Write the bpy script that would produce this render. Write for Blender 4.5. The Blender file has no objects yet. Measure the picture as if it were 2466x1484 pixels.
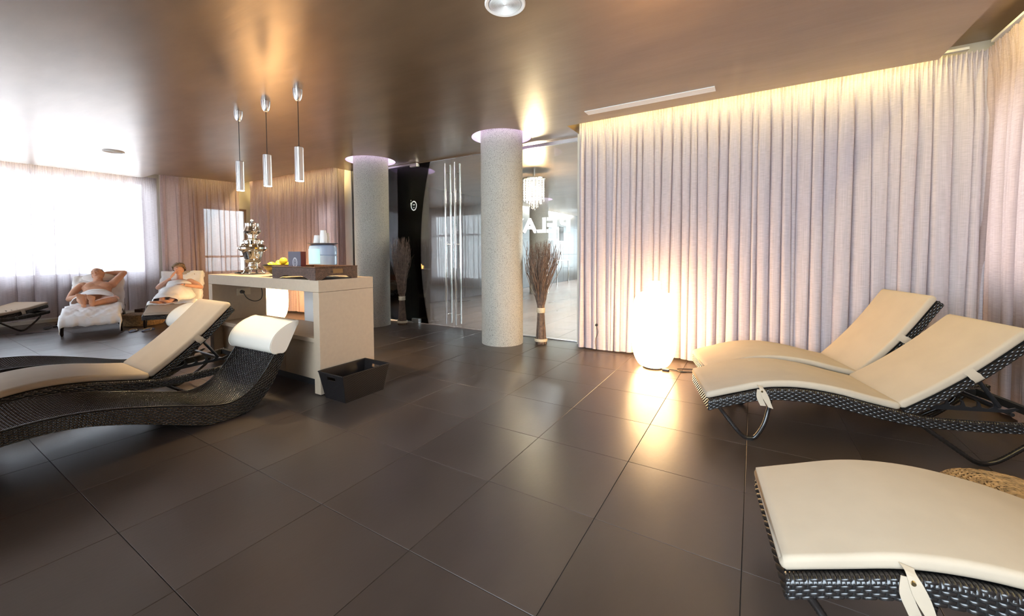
import bpy, bmesh, math, random
import numpy as np
from mathutils import Vector, Matrix, geometry
PI = math.pi
rnd = random.Random(7)
SC = bpy.context.scene
COL = SC.collection
# ------------------------------------------------------------------ camera
# room axes: X along the glass front, Y away from it towards the back rooms, Z up
H = 2.81                                  # main ceiling height
cam_d = bpy.data.cameras.new('camera'); cam = bpy.data.objects.new('camera', cam_d); COL.objects.link(cam)
SC.camera = cam
cam_d.sensor_fit = 'HORIZONTAL'; cam_d.sensor_width = 36.0
cam_d.lens = 968.65 / 2466 * 36
cam_d.shift_x = (1233 - 1221.25) / 2466
cam_d.shift_y = (644.7 - 742) / 2466
cam_d.clip_start = 0.02; cam_d.clip_end = 200
yaw, pitch, roll = 0.5498, 0.0404, 0.0043
cam.matrix_world = (Matrix.Translation((0, 0, 1.2598)) @ Matrix.Rotation(yaw, 4, 'Z')
                    @ Matrix.Rotation(PI / 2 - pitch, 4, 'X') @ Matrix.Rotation(-roll, 4, 'Z'))
# ------------------------------------------------------------------ render look
SC.view_settings.view_transform = 'Standard'
SC.view_settings.look = 'None'
SC.view_settings.exposure = 0.62
SC.view_settings.gamma = 1.0
SC.view_settings.use_curve_mapping = False
SC.cycles.use_denoising = True
SC.cycles.use_adaptive_sampling = True
SC.cycles.adaptive_threshold = 0.02
SC.cycles.max_bounces = 8
SC.cycles.diffuse_bounces = 4
SC.cycles.glossy_bounces = 4
SC.cycles.transmission_bounces = 8
SC.cycles.transparent_max_bounces = 16
SC.cycles.sample_clamp_indirect = 6.0
SC.cycles.caustics_reflective = False
SC.cycles.caustics_refractive = False
# ------------------------------------------------------------------ sky
world = bpy.data.worlds.new('sky'); SC.world = world; world.use_nodes = True
wn = world.node_tree.nodes; wl = world.node_tree.links
bg = wn['Background']; bg.inputs[1].default_value = 16.0
tc = wn.new('ShaderNodeTexCoord'); sx = wn.new('ShaderNodeSeparateXYZ'); rp = wn.new('ShaderNodeValToRGB')
wl.new(tc.outputs['Generated'], sx.inputs[0]); wl.new(sx.outputs['Z'], rp.inputs[0]); wl.new(rp.outputs[0], bg.inputs[0])
cr = rp.color_ramp
cr.elements[0].position = 0.0; cr.elements[0].color = (0.62, 0.68, 0.74, 1)
cr.elements[1].position = 0.55; cr.elements[1].color = (0.74, 0.86, 1.0, 1)
# ------------------------------------------------------------------ lamps of the room
def area(name, loc, size, size_y, power, col, rot, spread=180):
    l = bpy.data.lights.new(name, 'AREA'); l.shape = 'RECTANGLE'; l.size = size; l.size_y = size_y
    l.energy = power; l.color = col; l.spread = math.radians(spread)
    o = bpy.data.objects.new(name, l); COL.objects.link(o); o.location = loc; o.rotation_euler = rot
    return o
COVE = (1.0, 0.80, 0.30)
area('cove_light', (-0.32, 4.80, 2.985), 3.2, 0.03, 17, COVE, (math.radians(18), 0, 0))
area('cove_light', (1.36, 1.9, 2.985), 0.03, 5.2, 34, COVE, (0, math.radians(-18), 0))
area('cove_light', (-8.2, 4.74, 2.985), 3.0, 0.03, 32, (1.0, 0.76, 0.34), (math.radians(18), 0, 0))
area('cove_light', (-9.98, 3.9, 2.985), 0.03, 1.2, 4, (1.0, 0.76, 0.34), (0, math.radians(18), 0))
area('cove_light', (-10.86, 1.3, 2.985), 0.03, 3.6, 8, (1.0, 0.80, 0.45), (0, math.radians(18), 0))

# ================================================================== helpers
def setp(o, label=None, cat=None, group=None, kind=None):
    if label: o['label'] = label
    if cat: o['category'] = cat
    if group: o['group'] = group
    if kind: o['kind'] = kind
    return o
def empty(name, loc=(0, 0, 0), rz=0.0, label=None, cat=None, group=None):
    o = bpy.data.objects.new(name, None); COL.objects.link(o); o.location = loc; o.rotation_euler = (0, 0, rz)
    o.empty_display_size = 0.1
    return setp(o, label, cat, group)
def spl(xs, ys):
    xs = list(map(float, xs)); ys = list(map(float, ys)); n = len(xs)
    m = []
    for i in range(n):
        a = max(i - 1, 0); b = min(i + 1, n - 1); m.append((ys[b] - ys[a]) / (xs[b] - xs[a]))
    def f(x):
        x = min(max(x, xs[0]), xs[-1]); i = 0
        while i < n - 2 and x > xs[i + 1]: i += 1
        h = xs[i + 1] - xs[i]; t = (x - xs[i]) / h
        return ((2*t**3 - 3*t*t + 1) * ys[i] + (t**3 - 2*t*t + t) * h * m[i] + (-2*t**3 + 3*t*t) * ys[i + 1] + (t**3 - t*t) * h * m[i + 1])
    return f
def curve_pts(ctrl, n):
    """catmull-rom through 3-D control points"""
    c = [Vector(p) for p in ctrl]; c = [c[0] * 2 - c[1]] + c + [c[-1] * 2 - c[-2]]
    out = []; segs = len(c) - 3
    for k in range(n + 1):
        u = k / n * segs; i = min(int(u), segs - 1); t = u - i
        p0, p1, p2, p3 = c[i:i + 4]
        out.append(0.5 * ((2 * p1) + (p2 - p0) * t + (2*p0 - 5*p1 + 4*p2 - p3) * t*t + (3*p1 - p0 - 3*p2 + p3) * t**3))
    return out
class MB:
    def __init__(s): s.v = []; s.f = []
    def add(s, vs, fs):
        o = len(s.v); s.v.extend([tuple(p) for p in vs]); s.f.extend([tuple(i + o for i in f) for f in fs]); return s
    def box(s, x0, x1, y0, y1, z0, z1):
        return s.add([(x0,y0,z0),(x1,y0,z0),(x1,y1,z0),(x0,y1,z0),(x0,y0,z1),(x1,y0,z1),(x1,y1,z1),(x0,y1,z1)],
                     [(0,3,2,1),(4,5,6,7),(0,1,5,4),(1,2,6,5),(2,3,7,6),(3,0,4,7)])
    def tube(s, pts, r, n=8, cap=True):
        pts = [Vector(p) for p in pts]; m = len(pts)
        rs = r if isinstance(r, (list, tuple)) else [r] * m
        vs = []; up = None
        for i in range(m):
            d = (pts[min(i+1, m-1)] - pts[max(i-1, 0)]);
            if d.length < 1e-9: d = Vector((0, 0, 1))
            d.normalize()
            if up is None:
                up = Vector((0, 0, 1)) if abs(d.z) < .9 else Vector((1, 0, 0))
            a = d.cross(up)
            if a.length < 1e-6: a = d.cross(Vector((0, 1, 0)))
            a.normalize(); b = a.cross(d).normalized(); up = b
            for k in range(n):
                t = 2 * PI * k / n
                vs.append(pts[i] + (a * math.cos(t) + b * math.sin(t)) * rs[i])
        fs = [(i*n + k, i*n + (k+1) % n, (i+1)*n + (k+1) % n, (i+1)*n + k) for i in range(m - 1) for k in range(n)]
        if cap: fs.append(tuple(range(n - 1, -1, -1))); fs.append(tuple((m-1)*n + k for k in range(n)))
        return s.add(vs, fs)
    def lathe(s, prof, n=32, c=(0, 0, 0), close=True):
        vs = []
        for r, z in prof:
            for k in range(n):
                t = 2 * PI * k / n; vs.append((c[0] + r * math.cos(t), c[1] + r * math.sin(t), c[2] + z))
        m = len(prof)
        fs = [(i*n + k, i*n + (k+1) % n, (i+1)*n + (k+1) % n, (i+1)*n + k) for i in range(m - 1) for k in range(n)]
        if close:
            fs.append(tuple(range(n - 1, -1, -1))); fs.append(tuple((m-1)*n + k for k in range(n)))
        return s.add(vs, fs)
    def grid(s, f, nu, nv, closed_u=False):
        vs = [f(i / nu, j / nv) for i in range(nu + (0 if closed_u else 1)) for j in range(nv + 1)]
        w = nv + 1; N = nu if closed_u else nu
        fs = []
        for i in range(N):
            i2 = (i + 1) % nu if closed_u else i + 1
            for j in range(nv): fs.append((i*w + j, i2*w + j, i2*w + j + 1, i*w + j + 1))
        return s.add(vs, fs)
    def ellipsoid(s, c, r, nu=16, nv=10, M=None):
        vs = []; fs = []
        for j in range(1, nv):
            ph = PI * j / nv
            for i in range(nu):
                t = 2 * PI * i / nu; p = Vector((r[0]*math.sin(ph)*math.cos(t), r[1]*math.sin(ph)*math.sin(t), r[2]*math.cos(ph)))
                if M: p = M @ p
                vs.append(Vector(c) + p)
        top = Vector((0, 0, r[2])); bot = Vector((0, 0, -r[2]))
        if M: top = M @ top; bot = M @ bot
        vs.append(Vector(c) + top); vs.append(Vector(c) + bot); T = len(vs) - 2; B = T + 1
        for j in range(nv - 2):
            for i in range(nu): fs.append((j*nu + i, (j+1)*nu + i, (j+1)*nu + (i+1) % nu, j*nu + (i+1) % nu))
        for i in range(nu):
            fs.append((T, i, (i+1) % nu)); fs.append((B, (nv-2)*nu + (i+1) % nu, (nv-2)*nu + i))
        return s.add(vs, fs)
    def prism(s, poly, axis, a0, a1):
        """poly in the two other axes, extruded along axis"""
        def P(u, v, w):
            return {0: (w, u, v), 1: (u, w, v), 2: (u, v, w)}[axis]
        n = len(poly); vs = [P(u, v, a0) for u, v in poly] + [P(u, v, a1) for u, v in poly]
        fs = [(i, (i+1) % n, n + (i+1) % n, n + i) for i in range(n)] + [tuple(range(n-1, -1, -1)), tuple(range(n, 2*n))]
        return s.add(vs, fs)
    def mesh(s, name, smooth=False, fix=True):
        me = bpy.data.meshes.new(name); me.from_pydata(s.v, [], s.f)
        if fix:
            bm = bmesh.new(); bm.from_mesh(me); bmesh.ops.recalc_face_normals(bm, faces=bm.faces); bm.to_mesh(me); bm.free()
        if smooth: me.shade_smooth()
        return me
    def build(s, name, mat, parent=None, smooth=False, bevel=0, segs=2, fix=True, auto=None):
        me = s.mesh(name, smooth, fix); me.materials.append(mat)
        if bevel:
            bm = bmesh.new(); bm.from_mesh(me)
            bmesh.ops.bevel(bm, geom=[e for e in bm.edges if len(e.link_faces) == 2 and e.calc_face_angle(0) > 0.6],
                            offset=bevel, segments=segs, affect='EDGES', profile=0.5, clamp_overlap=True)
            bm.to_mesh(me); bm.free()
        if auto is not None:
            me.shade_smooth()
            bm = bmesh.new(); bm.from_mesh(me)
            for e in bm.edges: e.smooth = not (len(e.link_faces) == 2 and e.calc_face_angle(0) > auto)
            bm.to_mesh(me); bm.free()
        o = bpy.data.objects.new(name, me); COL.objects.link(o)
        if parent: o.parent = parent
        return o
def weave(mb, P, nu, nv, b=0.003, gap=0.08):
    b = b * 1.35
    """pads of flat strand, two cells long and staggered row by row, on the surface P(u,v); u runs along the strands"""
    def N(u, v):
        e = 1e-3; a = P(min(u+e, 1), v) - P(max(u-e, 0), v); c = P(u, min(v+e, 1)) - P(u, max(v-e, 0))
        n = a.cross(c); return n.normalized() if n.length > 1e-12 else Vector((0, 0, 1))
    tt = (0.03, 0.20, 0.80, 0.97); hh = (-1.3, 1.0, 1.0, -1.3)
    for j in range(nv):
        v0 = (j + gap) / nv; v1 = (j + 1 - gap) / nv; vm = (v0 + v1) / 2
        off = (j % 2)
        i = -off
        while i < nu:
            u0 = i / nu; u1 = (i + 2) / nu
            n = N(min(max((u0+u1)/2, 0), 1), vm)
            vs = []
            for t, h in zip(tt, hh):
                u = min(max(u0 + (u1 - u0) * t, 0), 1)
                for v, k in ((v0, -0.35), (vm, 1.0), (v1, -0.35)):
                    vs.append(P(u, v) + n * b * (h if h < 0 else h * k))
            mb.add(vs, [(a*3 + c, (a+1)*3 + c, (a+1)*3 + c + 1, a*3 + c + 1) for a in range(3) for c in range(2)])
            i += 2
    return mb
def copy_tree(o, parent=None):
    c = o.copy(); COL.objects.link(c); c.parent = parent
    for ch in list(o.children): copy_tree(ch, c)
    return c
# ================================================================== materials
MAT = {}
def mat(name, col, rough=0.5, metal=0.0, spec=None, noise=0, nscale=20, bump=0, bscale=50, stretch=(1, 1, 1), emit=None, estr=0,
        coat=0, rnoise=0, sheen=0, rand=0, trans=0):
    m = bpy.data.materials.new(name); m.use_nodes = True; nt = m.node_tree; n = nt.nodes; L = nt.links; p = n['Principled BSDF']
    p.inputs['Base Color'].default_value = (*col, 1); p.inputs['Roughness'].default_value = rough; p.inputs['Metallic'].default_value = metal
    if spec is not None: p.inputs['Specular IOR Level'].default_value = spec
    if coat: p.inputs['Coat Weight'].default_value = coat
    if sheen: p.inputs['Sheen Weight'].default_value = sheen
    if trans: p.inputs['Transmission Weight'].default_value = trans
    t = n.new('ShaderNodeTexCoord'); mp = n.new('ShaderNodeMapping'); L.new(t.outputs['Object'], mp.inputs[0]); mp.inputs['Scale'].default_value = stretch
    if noise or rnoise or rand:
        no = n.new('ShaderNodeTexNoise'); no.inputs['Scale'].default_value = nscale; no.inputs['Detail'].default_value = 5; L.new(mp.outputs[0], no.inputs[0])
        if noise or rand:
            hs = n.new('ShaderNodeHueSaturation'); hs.inputs['Color'].default_value = (*col, 1)
            mr = n.new('ShaderNodeMapRange'); mr.inputs[1].default_value = .3; mr.inputs[2].default_value = .7
            mr.inputs[3].default_value = 1 - noise; mr.inputs[4].default_value = 1 + noise; L.new(no.outputs[0], mr.inputs[0])
            if rand:
                oi = n.new('ShaderNodeObjectInfo'); m2 = n.new('ShaderNodeMapRange'); m2.inputs[3].default_value = -rand; m2.inputs[4].default_value = rand
                L.new(oi.outputs['Random'], m2.inputs[0]); ad = n.new('ShaderNodeMath'); L.new(mr.outputs[0], ad.inputs[0]); L.new(m2.outputs[0], ad.inputs[1])
                L.new(ad.outputs[0], hs.inputs['Value'])
            else: L.new(mr.outputs[0], hs.inputs['Value'])
            L.new(hs.outputs[0], p.inputs['Base Color'])
        if rnoise:
            m3 = n.new('ShaderNodeMapRange'); m3.inputs[1].default_value = .3; m3.inputs[2].default_value = .7
            m3.inputs[3].default_value = rough - rnoise; m3.inputs[4].default_value = rough + rnoise; L.new(no.outputs[0], m3.inputs[0]); L.new(m3.outputs[0], p.inputs['Roughness'])
    if bump:
        nb = n.new('ShaderNodeTexNoise'); nb.inputs['Scale'].default_value = bscale; nb.inputs['Detail'].default_value = 4; L.new(mp.outputs[0], nb.inputs[0])
        bp = n.new('ShaderNodeBump'); bp.inputs['Strength'].default_value = bump; bp.inputs['Distance'].default_value = 0.01
        L.new(nb.outputs[0], bp.inputs['Height']); L.new(bp.outputs[0], p.inputs['Normal'])
    if emit:
        p.inputs['Emission Color'].default_value = (*emit, 1); p.inputs['Emission Strength'].default_value = estr
    MAT[name] = m; return m
def glass_thin(name, tint, ior=1.5, rough=0.0, alpha=None):
    m = bpy.data.materials.new(name); m.use_nodes = True; nt = m.node_tree; n = nt.nodes; L = nt.links
    for x in list(n):
        if x.type != 'OUTPUT_MATERIAL': n.remove(x)
    out = [x for x in n if x.type == 'OUTPUT_MATERIAL'][0]
    tr = n.new('ShaderNodeBsdfTransparent'); tr.inputs[0].default_value = (*tint, 1)
    gl = n.new('ShaderNodeBsdfGlossy'); gl.inputs['Roughness'].default_value = rough
    fr = n.new('ShaderNodeFresnel'); fr.inputs[0].default_value = ior
    mx = n.new('ShaderNodeMixShader'); L.new(fr.outputs[0], mx.inputs[0]); L.new(tr.outputs[0], mx.inputs[1]); L.new(gl.outputs[0], mx.inputs[2]); L.new(mx.outputs[0], out.inputs[0])
    return m
def sheer(name, col, opac=0.72, tl_=0.42):
    """sheer curtain cloth: woven threads (diffuse + translucent) with see-through gaps"""
    m = bpy.data.materials.new(name); m.use_nodes = True; nt = m.node_tree; n = nt.nodes; L = nt.links
    for x in list(n):
        if x.type != 'OUTPUT_MATERIAL': n.remove(x)
    out = [x for x in n if x.type == 'OUTPUT_MATERIAL'][0]
    uv = n.new('ShaderNodeUVMap'); uv.uv_map = 'cloth'
    mp = n.new('ShaderNodeMapping'); L.new(uv.outputs[0], mp.inputs[0]); mp.inputs['Scale'].default_value = (14, 170, 1)
    no = n.new('ShaderNodeTexNoise'); no.inputs['Scale'].default_value = 1.0; no.inputs['Detail'].default_value = 3; L.new(mp.outputs[0], no.inputs[0])
    mp2 = n.new('ShaderNodeMapping'); L.new(uv.outputs[0], mp2.inputs[0]); mp2.inputs['Scale'].default_value = (260, 3, 1)
    n2 = n.new('ShaderNodeTexNoise'); n2.inputs['Scale'].default_value = 1.0; n2.inputs['Detail'].default_value = 2; L.new(mp2.outputs[0], n2.inputs[0])
    ad = n.new('ShaderNodeMath'); ad.operation = 'ADD'; L.new(no.outputs[0], ad.inputs[0]); L.new(n2.outputs[0], ad.inputs[1])
    mr = n.new('ShaderNodeMapRange'); L.new(ad.outputs[0], mr.inputs[0]); mr.inputs[1].default_value = .7; mr.inputs[2].default_value = 1.3
    mr.inputs[3].default_value = 0.82; mr.inputs[4].default_value = 1.14
    mc = n.new('ShaderNodeMix'); mc.data_type = 'RGBA'; mc.blend_type = 'MULTIPLY'; mc.inputs[0].default_value = 1
    mc.inputs[6].default_value = (*col, 1); L.new(mr.outputs[0], mc.inputs[7])
    di = n.new('ShaderNodeBsdfDiffuse'); tl = n.new('ShaderNodeBsdfTranslucent'); tr = n.new('ShaderNodeBsdfTransparent'); gl = n.new('ShaderNodeBsdfSheen')
    L.new(mc.outputs[2], di.inputs[0]); L.new(mc.outputs[2], tl.inputs[0])
    m1 = n.new('ShaderNodeMixShader'); m1.inputs[0].default_value = tl_; L.new(di.outputs[0], m1.inputs[1]); L.new(tl.outputs[0], m1.inputs[2])
    # a thread net lets less light straight through when seen at a slant
    lw = n.new('ShaderNodeLayerWeight'); lw.inputs[0].default_value = 0.35
    mo = n.new('ShaderNodeMapRange'); L.new(lw.outputs['Facing'], mo.inputs[0]); mo.inputs[3].default_value = opac; mo.inputs[4].default_value = 1.0
    m2 = n.new('ShaderNodeMixShader'); L.new(mo.outputs[0], m2.inputs[0]); L.new(tr.outputs[0], m2.inputs[1]); L.new(m1.outputs[0], m2.inputs[2])
    n.remove(gl)
    L.new(m2.outputs[0], out.inputs[0]); return m

M_tile = mat('floor_tile', (0.060, 0.042, 0.033), 0.32, 0, 0.6, noise=.16, nscale=3.0, bump=.04, bscale=60, rnoise=.05, rand=.06, stretch=(1, .35, 1))
M_grout = mat('grout', (0.012, 0.011, 0.010), 0.8)
M_ceil = mat('bronze_plaster', (0.29, 0.19, 0.112), 0.33, 0.62, noise=.12, nscale=1.4, stretch=(1, 2.5, 1))
M_ceil.node_tree.nodes['Principled BSDF'].inputs['Coat Weight'].default_value = .55
M_ceil.node_tree.nodes['Principled BSDF'].inputs['Coat Roughness'].default_value = .27
M_wall = mat('painted_wall', (0.62, 0.57, 0.48), 0.7, noise=.03, nscale=5)
M_white = mat('white_paint', (0.80, 0.79, 0.77), 0.55)
M_slate = mat('slate_tile', (0.030, 0.027, 0.026), 0.38, 0, .5, noise=.25, nscale=4, bump=.08, bscale=20, rand=.12)
M_darkwood = mat('dark_wood', (0.030, 0.016, 0.010), 0.42, noise=.4, nscale=3, stretch=(8, 8, 1))
M_col = mat('rough_render', (0.50, 0.47, 0.41), 0.95, noise=.0)
M_alu = mat('brushed_aluminium', (0.80, 0.80, 0.82), 0.30, 1.0)
M_steel = mat('polished_steel', (0.72, 0.70, 0.67), 0.12, 1.0)
M_cable = mat('black_cable', (0.012, 0.012, 0.012), 0.4)
M_glass = glass_thin('clear_glass', (0.93, 0.955, 0.945), 1.45)
M_winglass = glass_thin('window_glass', (0.95, 0.97, 0.97), 1.45)
M_frame = mat('window_frame_paint', (0.30, 0.20, 0.14), 0.5)
M_lam = mat('greige_laminate', (0.46, 0.36, 0.262), 0.5, 0, .35, noise=.03, nscale=30)
M_plinth = mat('plinth_black', (0.02, 0.02, 0.022), 0.5)
M_rattan = mat('black_rattan', (0.016, 0.013, 0.012), 0.26, 0, .6, noise=.35, nscale=60)
M_rattan_in = mat('rattan_backing', (0.006, 0.005, 0.005), 0.7)
M_tubeb = mat('black_tube', (0.012, 0.012, 0.013), 0.3, 0, .6)
M_cream = mat('cream_canvas', (0.45, 0.365, 0.275), 0.78, 0, .25, noise=.035, nscale=6, bump=.05, bscale=500)
M_pillow = mat('ivory_canvas', (0.80, 0.745, 0.65), 0.7, 0, .3, bump=.05, bscale=400)
M_brass = mat('brass_snap', (0.72, 0.60, 0.36), 0.25, 1)
M_straw = mat('seagrass', (0.33, 0.20, 0.09), 0.62, 0, .4, noise=.5, nscale=35)
M_straw_in = mat('seagrass_core', (0.10, 0.055, 0.025), 0.8)
M_twig = mat('twig_bark', (0.19, 0.125, 0.09), 0.7, noise=.5, nscale=25)
M_raffia = mat('raffia_band', (0.62, 0.52, 0.36), 0.7, noise=.2, nscale=80)
M_chrome = mat('silver_plate', (0.90, 0.86, 0.78), 0.06, 1)
M_towel = mat('white_towel', (0.86, 0.85, 0.84), 0.9, noise=.02, nscale=30, bump=.1, bscale=300)
M_skin = mat('skin', (0.60, 0.32, 0.20), 0.5, 0, .4, noise=.08, nscale=12)
M_skinw = mat('skin_fair', (0.66, 0.36, 0.24), 0.5, 0, .4, noise=.08, nscale=12)
M_hair_m = mat('short_grey_hair', (0.10, 0.075, 0.06), 0.8)
M_hair_w = mat('ash_blond_hair', (0.24, 0.17, 0.10), 0.65, noise=.5, nscale=60)
M_lampw = mat('lamp_shade', (0.9, 0.85, 0.75), 0.5, emit=(1.0, 0.62, 0.28), estr=15)
M_spot = mat('pendant_lens', (1, 1, 1), 0.5, emit=(1.0, 0.93, 0.80), estr=14)
M_led = mat('lilac_led', (0.85, 0.75, 0.95), 0.6, emit=(0.86, 0.68, 1.0), estr=5)
M_ledp = mat('lilac_cove', (0.80, 0.76, 0.88), 0.7)
M_basket = mat('black_basket', (0.008, 0.006, 0.006), 0.42, 0, .35, noise=.3, nscale=90)
M_rush = mat('woven_rush', (0.085, 0.042, 0.026), 0.42, 0, .5, noise=.55, nscale=60)
M_bowl = mat('brass_bowl', (0.42, 0.30, 0.10), 0.3, .9)
M_bowld = mat('black_bowl', (0.02, 0.018, 0.015), 0.3)
M_lemon = mat('lemon_peel', (0.95, 0.62, 0.03), 0.4, 0, .5, bump=.1, bscale=120)
M_card = mat('grey_card', (0.115, 0.105, 0.135), 0.6)
M_cardr = mat('maroon_card', (0.13, 0.018, 0.012), 0.5)
M_print = mat('white_print', (0.75, 0.75, 0.78), 0.6)
M_jug = mat('blue_water_plastic', (0.42, 0.60, 0.85), 0.12, 0, .6)
def see_through(m, k):
    n = m.node_tree.nodes; L = m.node_tree.links; o = [x for x in n if x.type == 'OUTPUT_MATERIAL'][0]
    t = n.new('ShaderNodeBsdfTransparent'); t.inputs[0].default_value = (.72, .84, .97, 1); x = n.new('ShaderNodeMixShader'); x.inputs[0].default_value = k
    L.new(n['Principled BSDF'].outputs[0], x.inputs[1]); L.new(t.outputs[0], x.inputs[2]); L.new(x.outputs[0], o.inputs[0])
see_through(M_jug, .5)
M_cup = mat('white_cup', (0.88, 0.88, 0.88), 0.35)
M_lab = mat('blue_label', (0.30, 0.58, 0.72), 0.5)
M_socket = mat('socket_plastic', (0.60, 0.50, 0.36), 0.4)
M_blue = mat('navy_rubber', (0.02, 0.035, 0.10), 0.5)
M_rubber = mat('black_rubber', (0.012, 0.012, 0.012), 0.45)
M_strap = mat('tan_strap', (0.50, 0.36, 0.16), 0.6)
M_sheer = sheer('mauve_sheer', (0.66, 0.585, 0.62), 0.95, .30)
M_sheerd = sheer('rose_brown_sheer', (0.52, 0.385, 0.365), 0.87, .32)
M_sheerr = sheer('brown_mauve_sheer', (0.46, 0.36, 0.35), 0.93, 0.20)
M_sheerw = sheer('window_sheer', (0.62, 0.55, 0.57), 0.86, 0.44)
M_sheerl = sheer('pale_sheer', (0.62, 0.55, 0.56), 0.76)
M_vinyl = mat('white_vinyl', (0.95, 0.95, 0.95), 0.6)
def milky(m, k):
    n = m.node_tree.nodes; L = m.node_tree.links; o = [x for x in n if x.type == 'OUTPUT_MATERIAL'][0]
    t = n.new('ShaderNodeBsdfTranslucent'); t.inputs[0].default_value = (.95, .95, .95, 1); x = n.new('ShaderNodeMixShader'); x.inputs[0].default_value = k
    L.new(n['Principled BSDF'].outputs[0], x.inputs[1]); L.new(t.outputs[0], x.inputs[2]); L.new(x.outputs[0], o.inputs[0])
milky(M_vinyl, .6)
# rough render of the columns: the same noise darkens low spots and bumps the surface
def pitted(m):
    nt = m.node_tree; n = nt.nodes; L = nt.links; p = n['Principled BSDF']
    t = n.new('ShaderNodeTexCoord'); no = n.new('ShaderNodeTexNoise'); no.inputs['Scale'].default_value = 125; no.inputs['Detail'].default_value = 4; no.inputs['Roughness'].default_value = .6
    L.new(t.outputs['Object'], no.inputs[0])
    r = n.new('ShaderNodeValToRGB'); L.new(no.outputs[0], r.inputs[0]); r.color_ramp.elements[0].position = .36; r.color_ramp.elements[0].color = (.22, .20, .17, 1)
    r.color_ramp.elements[1].position = .47; r.color_ramp.elements[1].color = (.60, .57, .50, 1); L.new(r.outputs[0], p.inputs['Base Color'])
    b = n.new('ShaderNodeBump'); b.inputs['Strength'].default_value = .8; b.inputs['Distance'].default_value = .02; L.new(no.outputs[0], b.inputs['Height']); L.new(b.outputs[0], p.inputs['Normal'])
pitted(M_col)
# hand-trowelled streaks of the bronze ceiling
def trowel(m):
    nt = m.node_tree; n = nt.nodes; L = nt.links; p = n['Principled BSDF']
    t = n.new('ShaderNodeTexCoord'); w = n.new('ShaderNodeTexNoise'); w.inputs['Scale'].default_value = 1.1; w.inputs['Detail'].default_value = 2; L.new(t.outputs['Object'], w.inputs[0])
    mx = n.new('ShaderNodeMix'); mx.data_type = 'RGBA'; mx.inputs[0].default_value = .15; L.new(t.outputs['Object'], mx.inputs[6]); L.new(w.outputs['Color'], mx.inputs[7])
    mp = n.new('ShaderNodeMapping'); mp.inputs['Scale'].default_value = (3.0, 16, 4); mp.inputs['Rotation'].default_value = (0, 0, .5); L.new(mx.outputs[2], mp.inputs[0])
    no = n.new('ShaderNodeTexNoise'); no.inputs['Scale'].default_value = 1; no.inputs['Detail'].default_value = 3; L.new(mp.outputs[0], no.inputs[0])
    b = n.new('ShaderNodeBump'); b.inputs['Strength'].default_value = .08; b.inputs['Distance'].default_value = .02; L.new(no.outputs[0], b.inputs['Height']); L.new(b.outputs[0], p.inputs['Normal'])
trowel(M_ceil)

# ================================================================== the room shell
def struct(name, mb, m, parent=None, **k):
    o = mb.build(name, m, parent, **k)
    if parent is None: o['kind'] = 'structure'
    return o
# --- floor: grout bed, one object per tile near the camera, the far field joined
floor = struct('floor', MB().box(-12.2, 3.2, -1.3, 19, -0.12, -0.004), M_grout)
T = 0.6; TX = -2.419; TY = 1.186
tm = MB().box(0.0012, T - 0.0012, 0.0012, T - 0.0012, -0.02, 0.0)
tile_o = tm.build('tile', M_tile, floor, bevel=0.0012, segs=1)
tile_me = tile_o.data
cells = []
for i in range(-16, 8):
    for j in range(-4, 30):
        x = TX + i * T; y = TY + j * T
        if x > 2.2 or x + T < -11.4 or y + T < -1.0 or y > 18.4: continue
        # in front of the lens, roughly
        cxm, cym = x + T/2, y + T/2
        dep = -math.sin(yaw) * cxm + math.cos(yaw) * cym; lat = math.cos(yaw) * cxm + math.sin(yaw) * cym
        seen = dep > -0.3 and abs(lat) < 1.35 * dep + 1.0
        cells.append((not seen or y > 5.3, dep, x, y))
cells.sort()
far = MB(); k = 0
for hid, dep, x, y in cells:
    if not hid and k < 296:
        o = tile_o if k == 0 else tile_o.copy()
        if k: COL.objects.link(o); o.parent = floor
        o.location = (x, y, 0); k += 1
    else: far.box(x + .0012, x + T - .0012, y + .0012, y + T - .0012, -0.02, 0)
setp(far.build('tile_field', M_tile, floor), kind='stuff')
# --- ceiling with holes round the columns and slots for the curtains
COLS = [(-2.955, 4.69), (-5.60, 4.70)]
def slab(name, outer, holes, z0, z1, m):
    rings = [outer] + holes
    tri = geometry.tessellate_polygon([[Vector((x, y, 0)) for x, y in r] for r in rings])
    flat = [p for r in rings for p in r]; n = len(flat)
    vs = [(x, y, z0) for x, y in flat] + [(x, y, z1) for x, y in flat]
    fs = [tuple(t) for t in tri] + [tuple(i + n for i in t) for t in tri]; o = 0
    for r in rings:
        L_ = len(r); fs += [(o + i, o + (i+1) % L_, n + o + (i+1) % L_, n + o + i) for i in range(L_)]; o += L_
    return struct(name, MB().add(vs, fs), m)
def circ(c, r, n=64): return [(c[0] + r * math.cos(2*PI*i/n), c[1] + r * math.sin(2*PI*i/n)) for i in range(n)]
slab('ceiling', [(-10.77, -.62), (1.26, -.62), (1.26, 4.70), (-2.0, 4.70), (-2.0, 5.195), (-6.6, 5.195), (-6.6, 4.63), (-9.78, 4.63), (-10.1, 3.2), (-10.77, 3.2)],
     [circ(c, 0.41) for c in COLS], H, 3.02, M_ceil)
struct('ceiling_1', MB().box(-10.34, 2.01, -1.12, 5.2, 3.03, 3.12).box(-11.35, -10.34, -1.12, 3.74, 3.03, 3.12), M_ceil)
# ceiling of the rooms beyond the glass
FC = (-5.52, 10.85)
slab('ceiling_2', [(-6.95, 5.205), (3.2, 5.205), (3.2, 18.5), (-6.95, 18.5)], [circ(FC, .41)], H, 3.02, M_ceil)
struct('ceiling_3', MB().box(-6.95, 3.2, 5.21, 18.5, 3.03, 3.1), M_white)
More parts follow.
